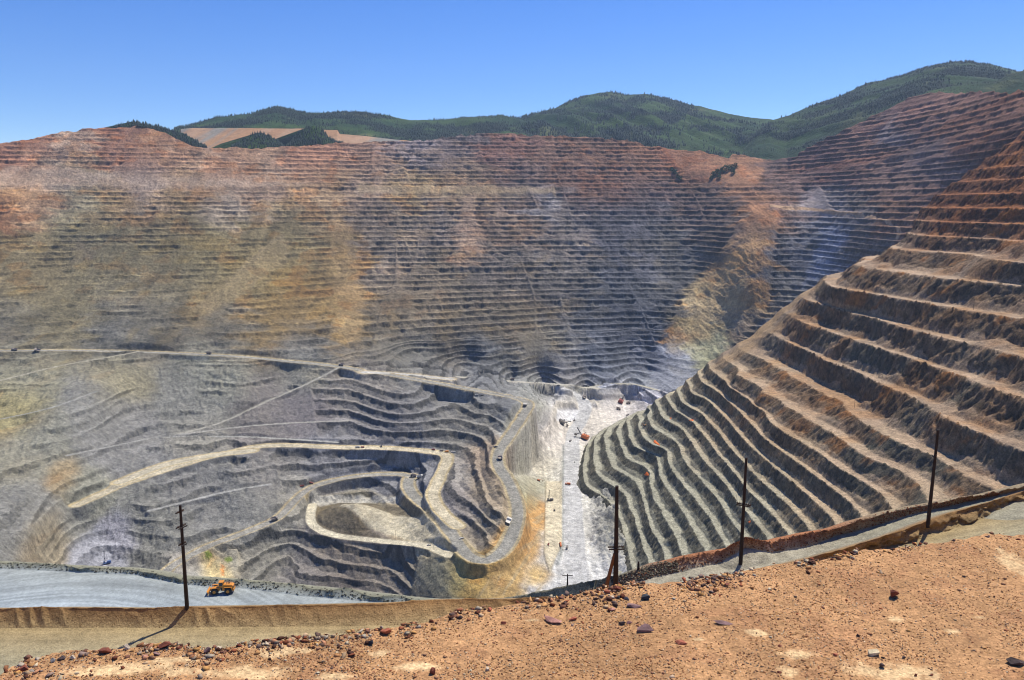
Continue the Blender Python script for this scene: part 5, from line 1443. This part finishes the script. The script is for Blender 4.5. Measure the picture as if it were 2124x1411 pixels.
# gravel: many small stones, too many to count
def scatter(name, label, n, fpos, sizes, seed, mats, flat=0.6):
    r = np.random.default_rng(seed)
    T = []
    for k in range(10):
        rr = random.Random(seed * 100 + k); bm = bmesh.new()
        for _ in range(8):
            v = Vector((rr.gauss(0, 1), rr.gauss(0, 1), rr.gauss(0, 1))).normalized() * rr.uniform(0.7, 1)
            bm.verts.new(v)
        bmesh.ops.convex_hull(bm, input=bm.verts)
        for v in [v for v in bm.verts if not v.link_faces]: bm.verts.remove(v)
        bm.verts.index_update()
        T.append((np.array([v.co[:] for v in bm.verts]), np.array([[v.index for v in f.verts] for f in bm.faces if len(f.verts) == 3])))
        bm.free()
    ps = fpos(n, r); x, y = ps[0], ps[1]; n = len(x)
    s = sizes(n, r)
    z = (ps[2] if len(ps) > 2 else ground_z(x, y)) + s * 0.12
    which = r.integers(0, 10, n); a = r.uniform(0, 6.28, n); b = r.normal(0, 0.35, n)
    pal = np.array([srgb(c) for c in mats]); col = pal[r.integers(0, len(pal), n)] * r.uniform(0.65, 1.15, (n, 1))
    V = []; FF = []; CC = []; base_ = 0
    for k in range(10):
        m = np.nonzero(which == k)[0]
        tv, tf = T[k]
        el = r.uniform(0.6, 1.3, (len(m), 1))
        vx = tv[None, :, 0] * s[m][:, None] * el; vy = tv[None, :, 1] * s[m][:, None]; vz = tv[None, :, 2] * s[m][:, None] * flat * r.uniform(0.6, 1.2, (len(m), 1))
        ca, sa = np.cos(a[m])[:, None], np.sin(a[m])[:, None]
        x1 = vx * ca - vy * sa; y1 = vx * sa + vy * ca
        cb, sb = np.cos(b[m])[:, None], np.sin(b[m])[:, None]
        y2 = y1 * cb - vz * sb; z2 = y1 * sb + vz * cb
        V.append(np.stack([x1 + x[m][:, None], y2 + y[m][:, None], z2 + z[m][:, None]], -1).reshape(-1, 3))
        FF.append((tf[None] + (base_ + np.arange(len(m)) * len(tv))[:, None, None]).reshape(-1, 3))
        CC.append(np.repeat(col[m], len(tv), 0)); base_ += len(m) * len(tv)
    V = np.concatenate(V).astype(np.float32); FF = np.concatenate(FF).astype(np.int32); CC = np.concatenate(CC)
    me = bpy.data.meshes.new(name); me.vertices.add(len(V)); me.vertices.foreach_set('co', V.ravel())
    me.loops.add(len(FF) * 3); me.loops.foreach_set('vertex_index', FF.ravel()); me.polygons.add(len(FF))
    me.polygons.foreach_set('loop_start', np.arange(len(FF), dtype=np.int32) * 3); me.polygons.foreach_set('loop_total', np.full(len(FF), 3, np.int32))
    me.update(calc_edges=True)
    at_ = me.attributes.new('Col', 'FLOAT_COLOR', 'POINT'); c4 = np.ones((len(V), 4), np.float32); c4[:, :3] = np.clip(CC * 0.75, 0, 0.9); at_.data.foreach_set('color', c4.ravel())
    o = bpy.data.objects.new(name, me); COL.objects.link(o); me.materials.append(M_STONE)
    tag(o, label, name, kind='stuff')
    return o
M_STONE = rock_mat('stones', scales=(6.0, 30.0, 90.0), amp=0.35, bump=0.4, bdist=0.005, bscale=40)
def sandy(x, y):
    k = np.zeros(x.shape)
    for (cx, cy, rx, ry) in SANDW: k = np.maximum(k, 1.15 - np.sqrt(((x - cx) / rx) ** 2 + ((y - cy) / ry) ** 2))
    return k
def pos_field(n, r):
    px = r.uniform(-320, 2450, n * 2)
    e_ = np.interp(px, EDGE[:, 0], EDGE[:, 1])
    ex_, ey_, _ = at_z(px, e_ + 2, HZ)
    yb = 7.2
    y = yb + (ey_ - yb) * r.random(n * 2)
    x = ex_ / ey_ * y
    keep = (r.random(n * 2) > np.clip(sandy(x, y) * 1.6, 0, 0.93)) & (fbm(x / 0.6, y / 0.6, 3, 35) + r.normal(size=n * 2) * 0.35 > -0.25)
    return x[keep][:n], y[keep][:n]
def pos_edge(n, r):
    px = r.uniform(-200, 2350, n * 3)
    e_ = np.interp(px, EDGE[:, 0], EDGE[:, 1])
    ex_, ey_, _ = at_z(px, e_, HZ)
    y = ey_ + 0.06 - np.abs(r.normal(size=n * 3)) * 0.34 * (1 - 0.45 * sstep(1500, 1700, px)) * (0.7 + 0.6 * vnoise(px / 60, px * 0, 3))
    keep = fbm(px / 45, px * 0, 3, 88) + r.normal(size=n * 3) * 0.2 > 0.02 + 0.25 * sstep(1650, 1800, px)
    return (ex_ / ey_ * y)[keep][:n], y[keep][:n]
PAL = [(204,152,98),(190,136,88),(170,116,80),(208,174,134),(150,110,84),(196,140,104),(138,96,76),(180,156,130),(214,160,96),(162,96,66),(222,200,164),(116,92,80)]
scatter('gravel', 'fine reddish gravel spread over the ledge', 46000, pos_field, lambda n, r: 0.008 + 0.011 * r.random(n) ** 3 + 0.006 * r.random(n), 5, PAL)
scatter('gravel', 'coarser stones strewn among the fine gravel of the ledge', 3800, pos_field, lambda n, r: 0.013 + 0.032 * r.random(n) ** 3.5, 6, PAL, 0.5)
def pos_loft(key, s0, s1, p0, p1):
    Pn, Sn = LOFT[key]
    rows_ = np.nonzero((Sn[:, 0] >= s0) & (Sn[:, 0] <= s1))[0]
    def f(n, r):
        i = r.choice(rows_[:-1], n); j = r.integers(int(p0 * (Pn.shape[1] - 2)), int(p1 * (Pn.shape[1] - 2)), n); a, b = r.random((2, n, 1))
        q = (Pn[i, j] * (1 - a) + Pn[i + 1, j] * a) * (1 - b) + (Pn[i, j + 1] * (1 - a) + Pn[i + 1, j + 1] * a) * b
        return q[:, 0], q[:, 1], q[:, 2]
    return f
LK = list(LOFT)
scatter('gravel', 'rusty broken stone along the reddish ridge behind the pale path', 4200, pos_loft(LK[2], 1.05, 2.4, 0.12, 0.45), lambda n, r: 0.05 + 0.16 * r.random(n) ** 3, 8, [(160,108,76),(146,98,70),(176,126,92),(124,88,68),(160,130,104)], 0.8)
scatter('gravel', 'grey stones on the low ridge between the pit and the pale path', 6000, pos_loft(LK[2], 1.05, 2.4, 0.0, 0.17), lambda n, r: 0.06 + 0.2 * r.random(n) ** 3, 9, [(128,122,104),(110,104,88),(146,136,114),(96,88,74)], 0.8)
scatter('gravel', 'grey boulders along the far lip of the pale grey pad', 2600, pos_loft(LK[0], 1.1, 2.5, 0.37, 0.98), lambda n, r: 0.2 + 0.7 * r.random(n) ** 4, 10, [(120,118,100),(100,98,84),(140,136,116),(84,80,68)], 0.8)
scatter('gravel', 'small clods on the brown windrow beside the near road', 5000, pos_loft(LK[1], 1.02, 2.4, 0.24, 0.8), lambda n, r: 0.03 + 0.09 * r.random(n) ** 4, 11, [(140,106,66),(120,90,58),(158,122,78)], 0.8)
scatter('rubble', 'loose rubble heaped along the brink of the ledge', 3200, pos_edge, lambda n, r: 0.013 + 0.06 * r.random(n) ** 4.5, 7, PAL + [(90,58,44),(120,70,50),(150,126,112),(200,184,160),(90,62,50)], 0.75)

M_SADDLE = flat_mat('juniper_green', tuple(srgb((62, 84, 50))), 0.9, vary=0.3, scale=0.1)
# shrubs in the saddle and at the far rim
def shrub(px, py, hpx, label, cat='shrub', seed=1):
    loc, n = hit(px, py)
    if loc.x != loc.x: return
    s = (loc.y * CP - loc.z * SP) / F * hpx
    r = random.Random(seed)
    rt = empty('juniper_tree', label, 'tree', loc, group='dark trees scattered in the red saddle')
    t = MB(); t.cyl((0, 0, -0.5), (0, 0, s * 0.6), s * 0.05, s * 0.025, 6); t.build('trunk', M_POLE2, rt)
    c = MB()
    for _ in range(110):
        a = r.uniform(0, 6.28); q = r.random() ** 0.6 * s * 0.6; zz = s * r.uniform(0.02, 0.9); q *= 1.1 - 0.6 * zz / s
        x, y = math.cos(a) * q, math.sin(a) * q; k = s * r.uniform(0.10, 0.2)
        pts_ = [Vector((x, y, zz)) + Vector((r.gauss(0, 1), r.gauss(0, 1), r.gauss(0, .8))).normalized() * k for _ in range(4)]
        c.add(pts_, [(0, 1, 2), (0, 2, 3), (0, 1, 3), (1, 2, 3)])
    c.build('crown', M_SADDLE, rt)
for i, (px, py, hp) in enumerate([(1393,356,10),(1399,362,11),(1406,370,9),(1411,374,8),(1480,366,11),(1488,362,12),(1497,358,12),(1507,354,13),(1517,352,12),(1526,348,10),(1492,370,9),(1476,372,8),(1521,360,9)]):
    shrub(px, py, hp, ['topmost dark tree of the left clump in the red saddle','second dark tree down the left clump in the red saddle','third dark tree down the left clump in the red saddle','lowest dark tree of the left clump in the red saddle',
     'leftmost low tree on the saddle knob','round dark tree left of centre on the saddle knob','middle dark tree on the saddle knob','tallest dark tree on the saddle knob','dark tree right of the tallest on the saddle knob','rightmost tree on the saddle knob',
     'small tree in front of the middle one on the saddle knob','smallest tree at the lower left foot of the saddle knob','small tree low on the right flank of the saddle knob'][i], seed=i)

# ------------------------------------------------------------------ the air
hz_v = [(-5000,-1500,-722),(8000,-1500,-722),(8000,9000,-722),(-5000,9000,-722)]
hz_v += [(x, y, 1500) for x, y, z in hz_v]
hm = bpy.data.materials.new('haze'); hm.use_nodes = True
ht = hm.node_tree; ht.nodes.clear()
ho = ht.nodes.new('ShaderNodeOutputMaterial'); hv = ht.nodes.new('ShaderNodeVolumePrincipled')
hv.inputs['Color'].default_value = (0.55, 0.74, 1.0, 1)
hv.inputs['Density'].default_value = 0.000032
hv.inputs['Anisotropy'].default_value = 0.2
ht.links.new(hv.outputs[0], ho.inputs['Volume'])
haze = mesh_obj('haze', hz_v, [(0,3,2,1),(4,5,6,7),(0,1,5,4),(1,2,6,5),(2,3,7,6),(3,0,4,7)], hm)
tag(haze, 'thin blue haze over the whole pit', 'haze', kind='stuff')
